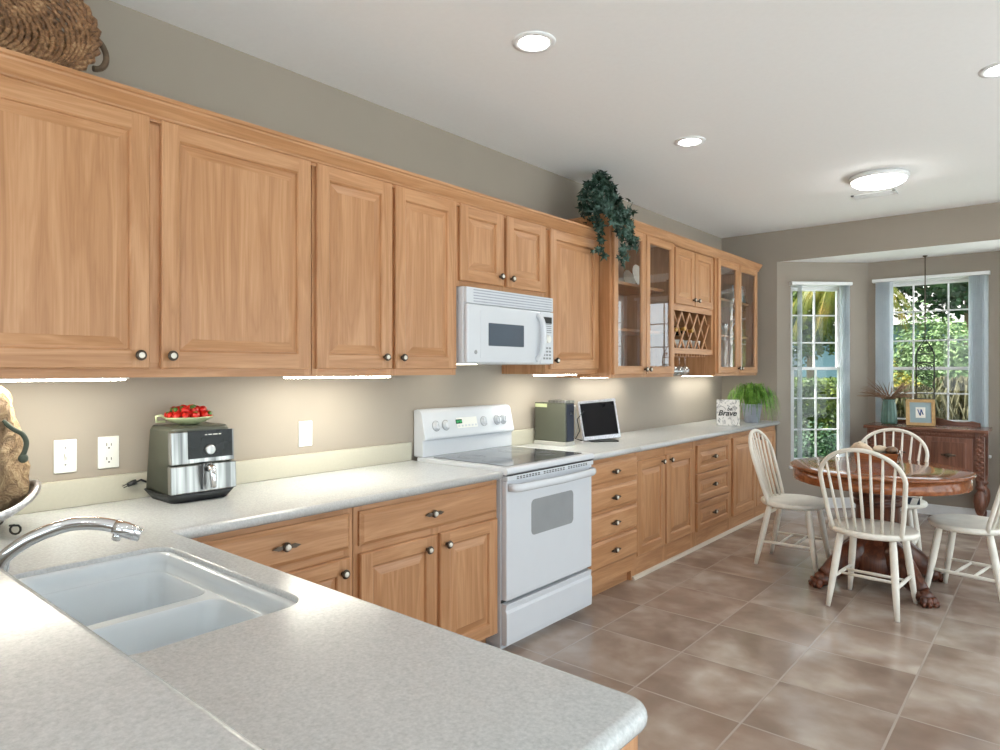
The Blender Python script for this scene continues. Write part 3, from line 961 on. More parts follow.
def slab(name, outline, top, th, hole=None, parent=None, mat='counter'):
    """outline counter-clockwise; bullnose edge"""
    bm = bmesh.new(); R = th / 2
    loops = []
    for k in range(9):
        a = PI * k / 8
        ins = R * (1 - math.sin(a)) * .9
        loops.append([bm.verts.new((p.x, p.y, top - R * (1 - math.cos(a)))) for p in off_poly(outline, ins)])
    for A, B in zip(loops[:-1], loops[1:]):
        for i in range(len(A)):
            j = (i + 1) % len(A)
            f = bm.faces.new([A[i], A[j], B[j], B[i]]); f.smooth = True
    hl = []
    if hole:
        hl = [[bm.verts.new((x, y, z)) for x, y in off_poly([Vector(p) for p in hole], dd)] for z, dd in ((top, .0), (top - .004, .003), (top - .010, .004), (top - th, .004))]
        for A, B in zip(hl[:-1], hl[1:]):
            for i in range(len(A)):
                j = (i + 1) % len(A)
                f = bm.faces.new([A[i], A[j], B[j], B[i]]); f.smooth = True
    for lp, h in ((loops[0], hl[0] if hl else None), (loops[-1], hl[-1] if hl else None)):
        ed = []
        for L in (lp, h):
            if L:
                for i in range(len(L)):
                    e = bm.edges.get((L[i], L[(i + 1) % len(L)])) or bm.edges.new((L[i], L[(i + 1) % len(L)]))
                    ed.append(e)
        bmesh.ops.triangle_fill(bm, edges=ed, use_beauty=True)
    bmesh.ops.recalc_face_normals(bm, faces=bm.faces)
    me = bpy.data.meshes.new(name); bm.to_mesh(me); bm.free()
    me.materials.append(M[mat])
    o = bpy.data.objects.new(name, me); C.objects.link(o)
    if parent is not None:
        o.parent = parent
    return o

CT = .882; CTH = .038
def arc(cx, cy, r, a0, a1, n=6):
    return [(cx + r * math.cos(math.radians(a0 + (a1 - a0) * k / n)), cy + r * math.sin(math.radians(a0 + (a1 - a0) * k / n))) for k in range(n + 1)]
outl = [(.003, .36), (2.245, .36)] + arc(2.205, .86, .04, 0, 90) + [(.655, .90)] + [(.650, .905), (.650, 2.452), (.003, 2.452)]
hole = rrect(.79, 1.49, .425, .812, .06, 6)
r = thing('countertop', 'pale speckled L-shaped worktop running from the stove round the sink peninsula', 'worktop', (0, 0, 0))
slab('top', outl, CT, CTH, hole, r)
b = MB(); b.box(.002, .022, .37, 2.430, CT + .0005, CT + .097); b.build('backsplash', 'splash', r, .002)
r = thing('countertop', 'pale speckled worktop right of the stove running to the far wall', 'worktop', (0, 3.166, 0))
r['_o'] = (0, 0, 0); r.location = (0, 0, 0)
slab('top', [(.003, 3.234), (.650, 3.234), (.650, 3.825), (.630, 3.845), (.003, 3.845)], CT, CTH, None, r)
slab('long_top', [(.003, 3.849), (.605, 3.849), (.605, 6.74), (.003, 6.74)], CT - .012, CTH, None, r)
b = MB(); b.box(.002, .022, 3.25, 3.86, CT + .0005, CT + .097); b.build('backsplash', 'splash', r, .002)
# raised bar and its half wall
hw = MB(); hw.box(.66, 2.20, .20, .345, 0, .951); struct('wall_bar', hw, 'paint')
tag(slab('bar_top', [(.64, -.06)] + [(2.26, -.06)] + arc(2.225, .33, .035, 0, 90) + [(.64, .365)], .99, .038), 'pale speckled raised bar ledge across the near corner', 'worktop')

# sink
def sink():
    r = thing('kitchen_sink', 'white double-bowl sink set into the peninsula worktop', 'sink', (1.13, .62, .842))
    bm = bmesh.new(); off = Vector((1.13, .62, .842))
    zt = CT - .012
    def loop(pts, z):
        return [bm.verts.new(Vector((x, y, z)) - off) for x, y in pts]
    def skin(A, B):
        for i in range(len(A)):
            j = (i + 1) % len(A)
            f = bm.faces.new([A[i], A[j], B[j], B[i]]); f.smooth = True
    hx0, hx1, hy0, hy1 = .7945, 1.4855, .4295, .8075
    prev = loop(rrect(hx0, hx1, hy0, hy1, .056, 6), zt)
    for ins, z in ((.006, zt + .0015), (.014, zt - .006), (.018, zt - .022), (.022, zt - .045)):
        cur = loop(rrect(hx0 + ins, hx1 - ins, hy0 + ins, hy1 - ins, .05, 6), z); skin(prev, cur); prev = cur
    outer, zs = prev, zt - .045
    bowls = []
    for x0, x1, z0 in ((hx0 + .024, 1.118, zt - .20), (1.150, hx1 - .024, zt - .17)):
        y0, y1 = hy0 + .024, hy1 - .024
        prev = loop(rrect(x0, x1, y0, y1, .045, 6), zs); bowls.append(prev)
        for ins, z, rad in ((.003, zs - .004, .045), (.008, zs - .012, .045), (.018, z0 + .06, .05), (.024, z0 + .025, .055), (.042, z0 + .006, .06), (.07, z0, .05)):
            cur = loop(rrect(x0 + ins, x1 - ins, y0 + ins, y1 - ins, rad, 6), z); skin(prev, cur); prev = cur
        bm.faces.new(prev)
    ed = []
    for L in [outer] + bowls:
        for i in range(len(L)):
            a, b2 = L[i], L[(i + 1) % len(L)]
            ed.append(bm.edges.get((a, b2)) or bm.edges.new((a, b2)))
    bmesh.ops.triangle_fill(bm, edges=ed, use_beauty=True)
    bmesh.ops.recalc_face_normals(bm, faces=bm.faces)
    me = bpy.data.meshes.new('basin'); bm.to_mesh(me); bm.free(); me.materials.append(M['sink'])
    o = bpy.data.objects.new('basin', me); C.objects.link(o); o.parent = r
    for x, z in ((.97, zt - .20), (1.31, zt - .17)):
        d = MB(); d.lathe([(.042, .001), (.040, .005), (.030, .004), (.012, .002)], (x, .62, z), 24); d.build('drain', 'chrome', r)
sink()
# faucet
fbx, fby = .962, .392
r = thing('faucet', 'chrome arched kitchen faucet reaching over the sink', 'faucet', (fbx, fby, CT))
b = MB(); b.lathe([(.024, .0005), (.024, .008), (.020, .014), (.018, .04), (.016, .05)], (fbx, fby, CT), 24); b.build('base', 'chrome', r)
ctrl = [(fbx, fby, .925), (fbx + .004, fby + .004, .948), (.976, .398, .968), (.992, .422, .993), (1.014, .453, 1.014), (1.046, .501, 1.032), (1.076, .548, 1.030), (1.098, .582, 1.019)]
b = MB(); b.tube(smooth(ctrl), .0145, 16); b.build('spout', 'chrome', r)
b = MB(); b.tube([(1.092, .573, 1.022), (1.104, .590, 1.014), (1.122, .617, .998)], [.0155, .0175, .015], 14)
b.tube([(1.098, .580, 1.008), (1.094, .575, .992)], [.010, .009], 10)
b.build('spray_head', 'chrome', r)
b = MB(); b.tube([(fbx - .012, fby, .915), (fbx - .045, fby, .925), (fbx - .08, fby - .004, .955)], [.008, .007, .006], 10); b.build('lever', 'chrome', r)

# ---------------------------------------------------------------- stove
r = thing('stove', 'white electric stove with smooth dark cooktop and backguard', 'stove', (0, 2.436, 0))
SY0, SY1 = 2.436, 3.206
b = MB(); b.box(.05, .638, SY0, SY1, .03, .860); b.box(.06, .62, SY0 + .02, SY1 - .02, 0, .03)
b.build('body', 'white', r, .004)
b = MB()
b.prism([(.05, .861), (.672, .861), (.684, .868), (.686, .880), (.680, .892), (.672, .896), (.05, .896)], 'xz', SY0 - .004, SY1 + .004)
b.build('cooktop_frame', 'white', r, .003)
b = MB(); b.prism(rrect(.115, .640, SY0 + .045, SY1 - .045, .02), 'xy', .8962, .8985); o = b.build('cooktop_glass', 'cooktop', r)
for x, y, rad in ((.27, 2.63, .075), (.27, 3.0, .095), (.48, 2.63, .10), (.48, 3.0, .075)):
    e = MB(); e.lathe([(rad, .0), (rad, .0004), (rad - .003, .0004), (rad - .003, 0)], (x, y, .8986), 40, cap=False)
    e.lathe([(rad * .6, .0), (rad * .6, .0004), (rad * .6 - .002, .0004), (rad * .6 - .002, 0)], (x, y, .8986), 40, cap=False)
    e.build('burner_ring', 'ovenglass', o)
b = MB()
b.prism([(.012, .897), (.085, .897), (.085, .985), (.100, .990), (.105, 1.000), (.074, 1.135), (.062, 1.150), (.040, 1.156), (.012, 1.150)], 'xz', SY0 + .004, SY1 - .004)
bg = b.build('backguard', 'white', r, .006)
tl = math.atan2(.031, .135)
def on_guard(y, z):   # point on the slanted panel
    x = .105 - (z - 1.0) * .031 / .135
    return Matrix.Translation((x, y, z)) @ Matrix.Rotation(PI / 2 - tl, 4, 'Y')
for y, z in ((2.535, 1.062), (2.61, 1.062), (2.93, 1.066), (3.05, 1.066), (3.11, 1.066)):
    k = MB(); k.T = on_guard(y, z)
    k.lathe([(.026, 0), (.026, .003), (.022, .004), (.020, .018), (.017, .022)], n=22)
    k.box(-.019, .019, -.004, .004, .018, .027)
    k.build('knob', 'white', bg)
    k = MB(); k.T = on_guard(y, z); k.lathe([(.0295, 0), (.0295, .0012), (.027, .0012), (.027, 0)], n=28, cap=False); k.build('dial_marking', 'ovenglass', bg)
k = MB(); k.T = on_guard(2.785, 1.068); k.box(-.030, .030, -.085, .085, 0, .0015); k.build('control_panel', 'plastic', bg)
k = MB(); k.T = on_guard(2.717, 1.076); k.box(-.012, .012, -.025, .025, .0015, .0025); k.build('clock_display', 'black', bg)
k = MB(); k.T = on_guard(2.717, 1.076)
for dy in (-.016, -.006, .008, .018):       # clock digits as small segments
    k.box(-.007, .007, dy - .0035, dy - .0018, .0025, .0031); k.box(-.007, .007, dy + .0018, dy + .0035, .0025, .0031)
    for q in (-.007, 0, .006): k.box(q, q + .0016, dy - .003, dy + .003, .0025, .0031)
k.build('clock_digits', 'led', bg)
k = MB(); k.T = on_guard(2.785, 1.05)
for i in range(6):
    yy = -.07 + i * .028
    k.box(-.006, .004, yy - .007, yy + .007, .0015, .003)
k.build('button_row', 'white', bg)
# oven door
b = MB(); b.box(.640, .672, SY0 + .004, SY1 - .004, .252, .832); od = b.build('oven_door', 'white', r, .006)
b = MB(); b.box(.640, .682, SY0 + .002, SY1 - .002, .832, .857); vt = b.build('vent_rail', 'white', r, .004)
for k0, k1 in ((0, 8), (9, 17), (18, 26)):
    b = MB()
    for k in range(k0, k1):
        y = SY0 + .07 + k * .0245
        b.box(.6822, .6828, y, y + .017, .837, .8415); b.box(.6822, .6828, y, y + .017, .845, .8495)
    b.build('vent_slots', 'gap_shade', vt)
b = MB(); b.box(.634, .6385, SY0 + .002, SY1 - .002, .236, .2515); b.build('door_gap', 'gap_shade', r)
b = MB(); b.box(.634, .6815, SY0, SY1, .8575, .8605); b.build('cooktop_gap', 'gap_shade', r)
b = MB()
pp = [(SY0 + .02, .672, .800), (SY0 + .03, .704, .800), (SY0 + .06, .717, .800), (SY0 + .387, .724, .797), (SY1 - .06, .717, .800), (SY1 - .03, .704, .800), (SY1 - .02, .672, .800)]
b.tube([(x, y, z) for y, x, z in pp], .0135, 10, flat=1.5); b.build('handle', 'white', od)
b = MB(); b.prism(rrect(SY0 + .20, SY0 + .575, .535, .715, .025), 'yz', .6725, .6735); b.build('oven_window', 'ovenglass', od)
b = MB()
b.prism([(.640, .035), (.672, .035), (.674, .06), (.674, .19), (.668, .205), (.670, .222), (.672, .234), (.640, .236)], 'xz', SY0 + .004, SY1 - .004)
b.build('storage_drawer', 'white', r, .003)
r.location = (-.010, 2.436 + .022, 0)

# ---------------------------------------------------------------- microwave
r = thing('microwave', 'white over-the-range microwave with a dark window', 'microwave', (0, 2.446, 1.40))
MY0, MY1 = 2.450, 3.206; MZ0, MZ1 = 1.402, 1.797; MX = .385
b = MB(); b.box(.003, MX, MY0, MY1, MZ0, MZ1); b.build('body', 'white', r, .005)
b = MB(); b.box(MX + .0005, MX + .022, MY0 + .003, MY1 - .003, MZ1 - .085, MZ1 - .003); g = b.build('vent_grille', 'white', r, .004)
b = MB()
for k in range(5):
    z = MZ1 - .076 + k * .0145
    b.box(MX + .0222, MX + .0232, MY0 + .055, MY1 - .02, z, z + .0055)
b.build('grille_slots', 'pot', g)
DY1 = MY0 + .625
b = MB(); b.box(MX + .001, MX + .028, MY0 + .003, DY1, MZ0 + .004, MZ1 - .088); d = b.build('door', 'white', r, .010, 3)
b = MB(); nest(b, MX + .0285, MY0 + .10, MY0 + .50, MZ0 + .03, MZ0 + .275, [(0, 0), (.0, .0012), (.004, .0015)], (0, 0)); b.build('inset_panel', 'white', d, recalc=False)
b = MB(); b.prism(rrect(MY0 + .162, MY0 + .46, MZ0 + .095, MZ0 + .215, .004), 'yz', MX + .0305, MX + .0320); b.build('window', 'mwglass', d)
b = MB(); b.T = Matrix.Translation((MX + .0285, MY0 + .065, MZ0 + .06)) @ Matrix.Rotation(PI / 2, 4, 'Y'); b.lathe([(.011, 0), (.011, .001), (.009, .0012)], n=20); b.build('round_badge', 'ovenglass', d)
b = MB()
hp = [(MX + .026, DY1 - .035, MZ1 - .115), (MX + .050, DY1 - .028, MZ1 - .135), (MX + .060, DY1 - .018, MZ1 - .19), (MX + .060, DY1 - .018, MZ0 + .12), (MX + .050, DY1 - .030, MZ0 + .05), (MX + .026, DY1 - .045, MZ0 + .025)]
b.tube(smooth(hp), .0142, 12, flat=1.2); b.build('handle', 'white', d)
b = MB(); b.box(MX + .001, MX + .024, DY1 + .003, MY1 - .003, MZ0 + .004, MZ1 - .088); c = b.build('control_panel', 'white', r, .004)
b = MB(); b.box(MX + .0242, MX + .0255, DY1 + .022, MY1 - .022, MZ1 - .155, MZ1 - .118); b.build('display', 'blackm', c)
b = MB()
for i in range(3):
    for j in range(4):
        y = DY1 + .026 + i * .028; z = MZ0 + .03 + j * .02
        b.box(MX + .0242, MX + .0258, y, y + .018, z, z + .011)
for j in range(5):
    z = MZ0 + .185 + j * .012
    b.box(MX + .0242, MX + .0252, DY1 + .025, MY1 - .025, z, z + .005)
b.build('keypad', 'ovenglass', c)
b = MB(); b.T = Matrix.Translation((MX + .024, DY1 + .068, MZ0 + .148)) @ Matrix.Rotation(PI / 2, 4, 'Y'); b.lathe([(.024, 0), (.022, .012), (.018, .015)], n=22); b.build('dial', 'plastic', c)
b = MB(); b.box(.10, .30, MY0 + .12, MY0 + .20, MZ0 - .003, MZ0 - .0005); b.build('cooktop_lamp', 'hood', r)

# ---------------------------------------------------------------- switch and outlets
def wall_plate(y, z, label, kind, wd=.072, ht=.118):
    r = thing('light_switch' if kind == 's' else 'wall_outlet', label, 'switch' if kind == 's' else 'outlet', (0, y, z))
    b = MB(); b.box(.0005, .006, y - wd / 2, y + wd / 2, z - ht / 2, z + ht / 2); b.build('cover_plate', 'plastic', r, .0035)
    if kind == 's':
        t = MB(); t.box(.006, .0075, y - .006, y + .006, z - .014, z + .014); t.box(.0075, .016, y - .0045, y + .0045, z - .001, z + .009); t.build('toggle', 'plastic', r, .001)
        s = MB()
        for dz in (-.03, .03):
            s.T = Matrix.Translation((.006, y, z + dz)) @ Matrix.Rotation(PI / 2, 4, 'Y'); s.lathe([(.0035, 0), (.003, .001)], n=10)
        s.build('screw', 'steel', r)
    else:
        for dz in (-.026, .026):
            t = MB(); t.prism(rrect(y - .017, y + .017, z + dz - .018, z + dz + .018, .010), 'yz', .006, .008); f = t.build('socket', 'plastic', r)
            s = MB(); s.box(.0080, .0083, y - .009, y - .0065, z + dz - .002, z + dz + .009); s.box(.0080, .0083, y + .0065, y + .009, z + dz - .002, z + dz + .007); s.box(.0080, .0083, y - .003, y + .003, z + dz - .012, z + dz - .007)
            s.build('slots', 'blackm', f)
wall_plate(.802, 1.064, 'white single toggle light switch plate on the wall', 's')
wall_plate(.942, 1.065, 'white double outlet right next to the light switch', 'o')
wall_plate(1.782, 1.072, 'white double outlet on the wall between air fryer and stove', 'o')

# ---------------------------------------------------------------- air fryer
AF0, AF1, AX = 1.056, 1.300, .260
r = thing('air_fryer', 'stainless and black air fryer standing on the worktop', 'air fryer', (.13, 1.18, CT))
def tub(mb, z0, z1, i0, i1, rad=.03, m=0):
    a = rrect(.025 + i0, AX - i0, AF0 + i0, AF1 - i0, rad); c = rrect(.025 + i1, AX - i1, AF0 + i1, AF1 - i1, rad)
    mb.rings([[(x, y, z0) for x, y in a], [(x, y, z1) for x, y in c]], m)
b = MB(); tub(b, CT + .0005, CT + .035, .016, -.006); b.build('base', 'blackm', r)
b = MB(); tub(b, CT + .035, CT + .262, .0, .010); tub(b, CT + .262, CT + .278, .010, .018); b.build('body', 'greygreen', r)
sl = lambda z: AX - (z - CT - .035) / .227 * .010
def panel(mb, y0, y1, z0, z1, o, th, m=0):
    xa, xb = sl(z0) + o, sl(z1) + o
    mb.add([(xa, y0, z0), (xa, y1, z0), (xb, y1, z1), (xb, y0, z1), (xa - th, y0, z0), (xa - th, y1, z0), (xb - th, y1, z1), (xb - th, y0, z1)],
           [(0, 1, 2, 3), (7, 6, 5, 4), (0, 4, 5, 1), (1, 5, 6, 2), (2, 6, 7, 3), (3, 7, 4, 0)], m)
b = MB(); panel(b, AF0 - .002, AF1 + .002, CT + .036, CT + .138, .008, .03); bk = b.build('basket_drawer', 'steel', r, .004)
b = MB(); panel(b, AF0 + .003, AF1 - .003, CT + .142, CT + .262, .006, .03); up = b.build('upper_shell', 'steel', r, .004)
b = MB(); panel(b, AF0 + .062, AF1 - .012, CT + .160, CT + .262, .008, .004); dp = b.build('display_panel', 'black', up)
b = MB(); b.T = Matrix.Translation((sl(CT + .19) + .0082, AF0 + .142, CT + .19)) @ Matrix.Rotation(PI / 2, 4, 'Y'); b.lathe([(.019, 0), (.019, .008), (.016, .011)], n=24); b.build('dial', 'steel', dp)
b = MB()
for k, (dy, wd) in enumerate(((.125, .009), (.138, .014), (.156, .018), (.178, .010))):
    panel(b, AF0 + dy, AF0 + dy + wd, CT + .244, CT + .248, .0085, .0004)
b.build('display_marks', 'paper', dp)
b = MB()
hx = sl(CT + .1) + .008
b.prism([(AF0 + .108, CT + .045), (AF0 + .128, CT + .045), (AF0 + .147, CT + .142), (AF0 + .112, CT + .142)], 'yz', hx, hx + .012)
b.build('handle_mount', 'steel', bk, .002)
b = MB(); b.tube([(hx + .010, AF0 + .128, CT + .126), (hx + .035, AF0 + .128, CT + .128), (hx + .048, AF0 + .128, CT + .118), (hx + .05, AF0 + .130, CT + .08), (hx + .048, AF0 + .132, CT + .055)], [.016, .015, .013, .011, .010], 10); b.build('handle', 'chrome', bk)
b = MB(); b.ell((hx + .030, AF0 + .128, CT + .125), (.018, .018, .014)); b.build('release_button', 'blackm', bk)
b = MB(); b.tube([(.03, AF0 + .03, CT + .05), (.026, AF0 - .01, CT + .07), (.032, AF0 - .035, CT + .062)], .004, 8)
b.tube([(.032, AF0 - .03, CT + .066), (.036, AF0 - .06, CT + .058)], [.010, .008], 8)
b.tube([(.034, AF0 - .06, CT + .062), (.036, AF0 - .078, CT + .056)], .0018, 6); b.tube([(.040, AF0 - .06, CT + .056), (.042, AF0 - .076, CT + .050)], .0018, 6)
b.build('power_cord', 'blackm', r)
# plate of strawberries on top
AT = CT + .2785
px_, py_ = .135, 1.178
r = thing('serving_dish', 'pale green leaf-shaped dish holding strawberries on the air fryer', 'dish', (px_, py_, AT))
b = MB(); b.lathe([(.03, .0005), (.035, .004), (.06, .010), (.085, .026), (.088, .030), (.084, .031), (.058, .015), (.02, .010)], (px_, py_, AT), 28, sx=.85, sy=1.05); b.build('dish_body', 'plate', r)
b = MB(); b.tube([(px_, py_ - .085, AT + .026), (px_ + .005, py_ - .105, AT + .04), (px_ + .008, py_ - .125, AT + .038), (px_ + .006, py_ - .122, AT + .018), (px_, py_ - .09, AT + .016)], .005, 8); b.build('handle', 'plate', r)
berry = None
spots = []
for ring, (rr, nn, zz) in enumerate(((.070, 13, .037), (.042, 8, .040), (.012, 2, .044), (.050, 9, .056), (.018, 3, .062))):
    for k in range(nn):
        a = 2 * PI * k / max(nn, 1) + ring * .5
        spots.append((px_ + rr * .8 * math.cos(a), py_ + rr * 1.05 * math.sin(a), AT + zz))
locs = ['at the left end of the pile', 'on top of the pile', 'at the right end of the pile']
for i, p in enumerate(spots):
    if berry is None:
        rb = thing('strawberry', 'red strawberry in the heaped dish on the air fryer', 'strawberry', (0, 0, 0), group='strawberries in the dish', world=False)
        f = MB(); f.lathe([(.002, -.017), (.009, -.012), (.0145, -.001), (.014, .007), (.008, .012), (.002, .013)], n=12); f.build('fruit', 'red', rb)
        l = MB(); l.lathe([(.010, .0115), (.005, .0145), (.001, .0155)], n=7); l.build('leaf_cap', 'leafg', rb)
        berry = rb; rb.location = p
    else:
        c = dup(berry, p, random.uniform(0, 6))
        c.rotation_euler = (random.uniform(-1.6, 1.6), random.uniform(-1.6, 1.6), random.uniform(0, 6))

# ---------------------------------------------------------------- sack in silver tray, bottom left
sx_, sy_ = .25, .41
r = thing('serving_tray', 'silver scroll-footed tray with upswept rim at the left edge', 'tray', (sx_, sy_, CT))
b = MB(); rs = []
for rr, zz in ((.04, .030), (.13, .032), (.17, .045), (.205, .062), (.215, .066), (.214, .056), (.19, .044), (.14, .026), (.04, .024)):
    ring = []
    for j in range(40):
        a = 2 * PI * j / 40
        up = .062 * (abs(math.sin(a)) ** 3) * (rr / .21) ** 2
        ring.append((sx_ + rr * .85 * math.cos(a), sy_ + rr * 1.11 * math.sin(a), CT + zz + up))
    rs.append(ring)
b.rings(rs); b.tube([(p[0], p[1], p[2] + .004) for p in rs[4]], .0105, 8, closed=True); b.build('dish', 'silver', r)
for ang in (.9, 2.2, -.9, -2.2):
    cx, cy = sx_ + .14 * math.cos(ang), sy_ + .19 * math.sin(ang)
    dx, dy = math.cos(ang), math.sin(ang)
    pts = [(cx, cy, CT + .030)]
    for k in range(10):
        t = -PI * .3 + k * PI * 1.75 / 9
        pts.append((cx + dx * (.016 + .014 * math.cos(t)), cy + dy * (.016 + .014 * math.cos(t)), CT + .018 - .014 * math.sin(t)))
    b = MB(); b.tube(pts, .0032, 8); b.build('scroll_foot', 'iron', r)
r = thing('sack', 'crinkled brown fabric sack standing in the silver tray', 'sack', (sx_, sy_, CT + .03))
b = MB(); rs = []
for k in range(22):
    t = k / 21
    z = CT + .040 + t * .40
    rad = (.172 * (1 - t) + .122 * t) * (1 + .04 * math.sin(t * PI))
    if t < .18: rad *= .62 + .38 * (t / .18) ** .6
    if t > .97: rad *= .9
    ring = []
    for j in range(48):
        a = 2 * PI * j / 48
        q = 1 + .025 * math.sin(7 * a + 9 * t) + .025 * math.sin(13 * a - 14 * t) + .02 * math.sin(23 * a + 31 * t)
        ring.append((sx_ + rad * .9 * q * math.cos(a), sy_ + rad * 1.32 * q * math.sin(a), z))
    rs.append(ring)
b.rings(rs); b.build('fabric', 'sack', r)
b = MB()
b.tube(smooth([(.33, sy_ + .135, 1.22), (.345, sy_ + .158, 1.195), (.35, sy_ + .178, 1.18), (.35, sy_ + .188, 1.155), (.35, sy_ + .184, 1.13), (.35, sy_ + .178, 1.115)]), .007, 8)
b.ell((.35, sy_ + .180, 1.108), (.011, .013, .014))
b.build('cord', 'rope', r)

# ---------------------------------------------------------------- wicker basket on the cabinets
bx, by, bz = .13, .452, 2.470
r = thing('wicker_basket', 'large shallow brown wicker basket leaning on top of the cabinets', 'basket', (bx, by, 2.24))
Tb = Matrix.Translation((bx, by, bz)) @ Matrix.Rotation(math.radians(76), 4, 'Y')
# local: z is the open side (towards the room), x is down, y is along the wall
b = MB(); b.T = Tb
prof = [(a_, b_ * .75) for a_, b_ in [(.02, 0), (.05, 0), (.08, .0), (.11, 0), (.14, 0), (.17, .002), (.20, .004), (.225, .010), (.245, .024), (.258, .04), (.268, .056), (.277, .072), (.286, .088), (.295, .104), (.304, .118)]]
for k, (rr, zz) in enumerate(prof):
    for sub in range(2 if k < 8 else 1):
        q = rr + sub * (.015 if k < 6 else .012)
        pts = []
        for j in range(72):
            a = 2 * PI * j / 72
            wob = .004 * (1 if (j + k) % 2 else -1)
            pts.append(((q + wob * .3) * .82 * math.cos(a), (q + wob * .3) * 1.22 * math.sin(a), zz + wob))
        b.tube(pts, .0098, 6, closed=True)
b.build('coiled_weave', 'wicker', r)
b = MB(); b.T = Tb
for s_ in range(2):
    pts = []
    for j in range(80):
        a = 2 * PI * j / 80
        q = .309 + .008 * math.sin(20 * a + s_ * PI)
        pts.append((q * .82 * math.cos(a), q * 1.22 * math.sin(a), .095 + .006 * math.cos(20 * a + s_ * PI)))
    b.tube(pts, .009, 6, closed=True)
b.build('braided_rim', 'wicker', r)
for sg, nm in ((1, 'handle'), (-1, 'handle')):
    b = MB(); b.T = Tb
    pts = []
    for j in range(13):
        t = PI * j / 12
        pts.append((.062 * math.cos(t) + .055, sg * (.362 + .045 * math.sin(t)), .08))
    b.tube(pts, .010, 8); b.build(nm, 'bark', r)

# ---------------------------------------------------------------- ivy
def leaf_poly(kind):
    if kind == 'ivy':
        out = []
        for k, rr in enumerate((.55, 1.0, .5, 1.05, .48, 1.35, .48, 1.05, .5, 1.0, .55, .30)):
            a = -PI / 2 + 2 * PI * (k + .8) / 12
            out.append((rr * .5 * math.cos(a), rr * .5 * math.sin(a)))
        return out
    return [(0, -.5), (.28, -.1), (.2, .25), (0, .5), (-.2, .25), (-.28, -.1)]

def leaves(mb, items, kind='oval', size=.05, up=.3, jit=.35):
    poly = leaf_poly(kind)
    for (x, y, z, nx, ny, nz) in items:
        s = size * random.uniform(1 - jit, 1 + jit)
        n = Vector((nx + random.gauss(0, .5), ny + random.gauss(0, .5), nz + up + random.gauss(0, .5)))
        if n.length < .01: n = Vector((0, 0, 1))
        n.normalize()
        q = n.to_track_quat('Z', 'Y').to_matrix().to_4x4()
        R = Matrix.Translation((x, y, z)) @ q @ Matrix.Rotation(random.uniform(0, 2 * PI), 4, 'Z')
        mb.add([R @ Vector((u * s, v * s, -abs(u) * s * .35)) for u, v in poly], [list(range(len(poly)))])

iv = (.27, 3.93)
r = thing('ivy_plant', 'bushy ivy plant trailing over the end of the cabinets', 'plant', (iv[0], iv[1], UT + .002))
b = MB(); b.lathe([(.06, .002), (.065, .01), (.08, .12), (.085, .125), (.07, .125), (.065, .10)], (iv[0], iv[1], UT), 20); b.build('pot', 'bark', r)
items = []
for k in range(430):
    d = Vector((random.gauss(0, 1), random.gauss(0, 1), random.gauss(0, 1))).normalized()
    q = random.uniform(.7, 1.0)
    taper = 1 - .35 * max(0, d.z)
    items.append((iv[0] + .02 + d.x * .13 * q * taper, iv[1] + d.y * .225 * q * taper, UT + .285 + d.z * .225 * q, d.x, d.y, d.z))
    if items[-1][2] < UT + .05: items.pop()
trail = [((.40, 3.74, 2.44), (.51, 3.74, 2.36), (.545, 3.76, 2.26), (.54, 3.80, 2.05)), ((.40, 3.82, 2.44), (.53, 3.80, 2.37), (.545, 3.84, 2.29), (.54, 3.87, 2.20)),
         ((.38, 3.70, 2.40), (.42, 3.66, 2.31), (.43, 3.69, 2.20), (.425, 3.70, 2.12)), ((.36, 3.9, 2.44), (.45, 4.0, 2.45), (.45, 4.06, 2.50), (.44, 4.10, 2.53))]
st = MB()
for q, tr in enumerate(trail):
    st.tube(tr, .003, 6)
    dens = 70 if q < 2 else (26 if q == 2 else 5)
    for k in range(dens):
        t = random.uniform(0, 2.99); i = int(t); f = t - i
        p = Vector(tr[i]).lerp(Vector(tr[i + 1]), f)
        w_ = .038 if q < 2 else .03
        items.append((p.x + random.uniform(0, .03), p.y + random.gauss(0, w_), p.z + random.gauss(0, w_ * .7), 1, -.4, .1))
f = MB(); leaves(f, items, 'ivy', .062, .1); f.build('foliage', 'ivy', r, recalc=False)
st.build('stems', 'rope', r)

# ---------------------------------------------------------------- grey appliance, digital frame, sign, potted plant
r = thing('countertop_appliance', 'slim grey boxy countertop appliance with dark front beside the stove', 'appliance', (.18, 3.62, CT))
ax0, ax1, ay0, ay1 = .045, .290, 3.50, 3.60
b = MB(); b.box(ax0, ax1, ay0, ay1, CT + .025, CT + .275); b.build('body', 'greygreen', r, .005)
b = MB(); b.box(ax0 - .004, ax1 + .004, ay0 - .004, ay1 + .004, CT + .0005, CT + .025); b.build('base', 'stoneware', r, .003)
b = MB(); b.box(ax0 + .11, ax1 + .002, ay0 - .003, ay1 + .003, CT + .275, CT + .292); b.build('lid', 'steel', r, .004)
b = MB(); b.box(ax0 + .004, ax0 + .10, ay0 - .0015, ay0 - .0002, CT + .245, CT + .268); b.build('pale_label', 'plate', r)
b = MB(); b.box(ax1, ax1 + .006, ay0 + .01, ay1 - .01, CT + .03, CT + .27); fr = b.build('front_panel', 'navy', r, .002)
b = MB(); b.box(ax1 + .006, ax1 + .022, ay0 + .05, ay1 - .05, CT + .20, CT + .215); b.tube([(ax1, ay1 - .012, CT + .05), (ax1 + .02, ay1 - .012, CT + .06), (ax1 + .02, ay1 - .012, CT + .25), (ax1, ay1 - .012, CT + .26)], .005, 8); b.build('front_handle', 'steel', r)

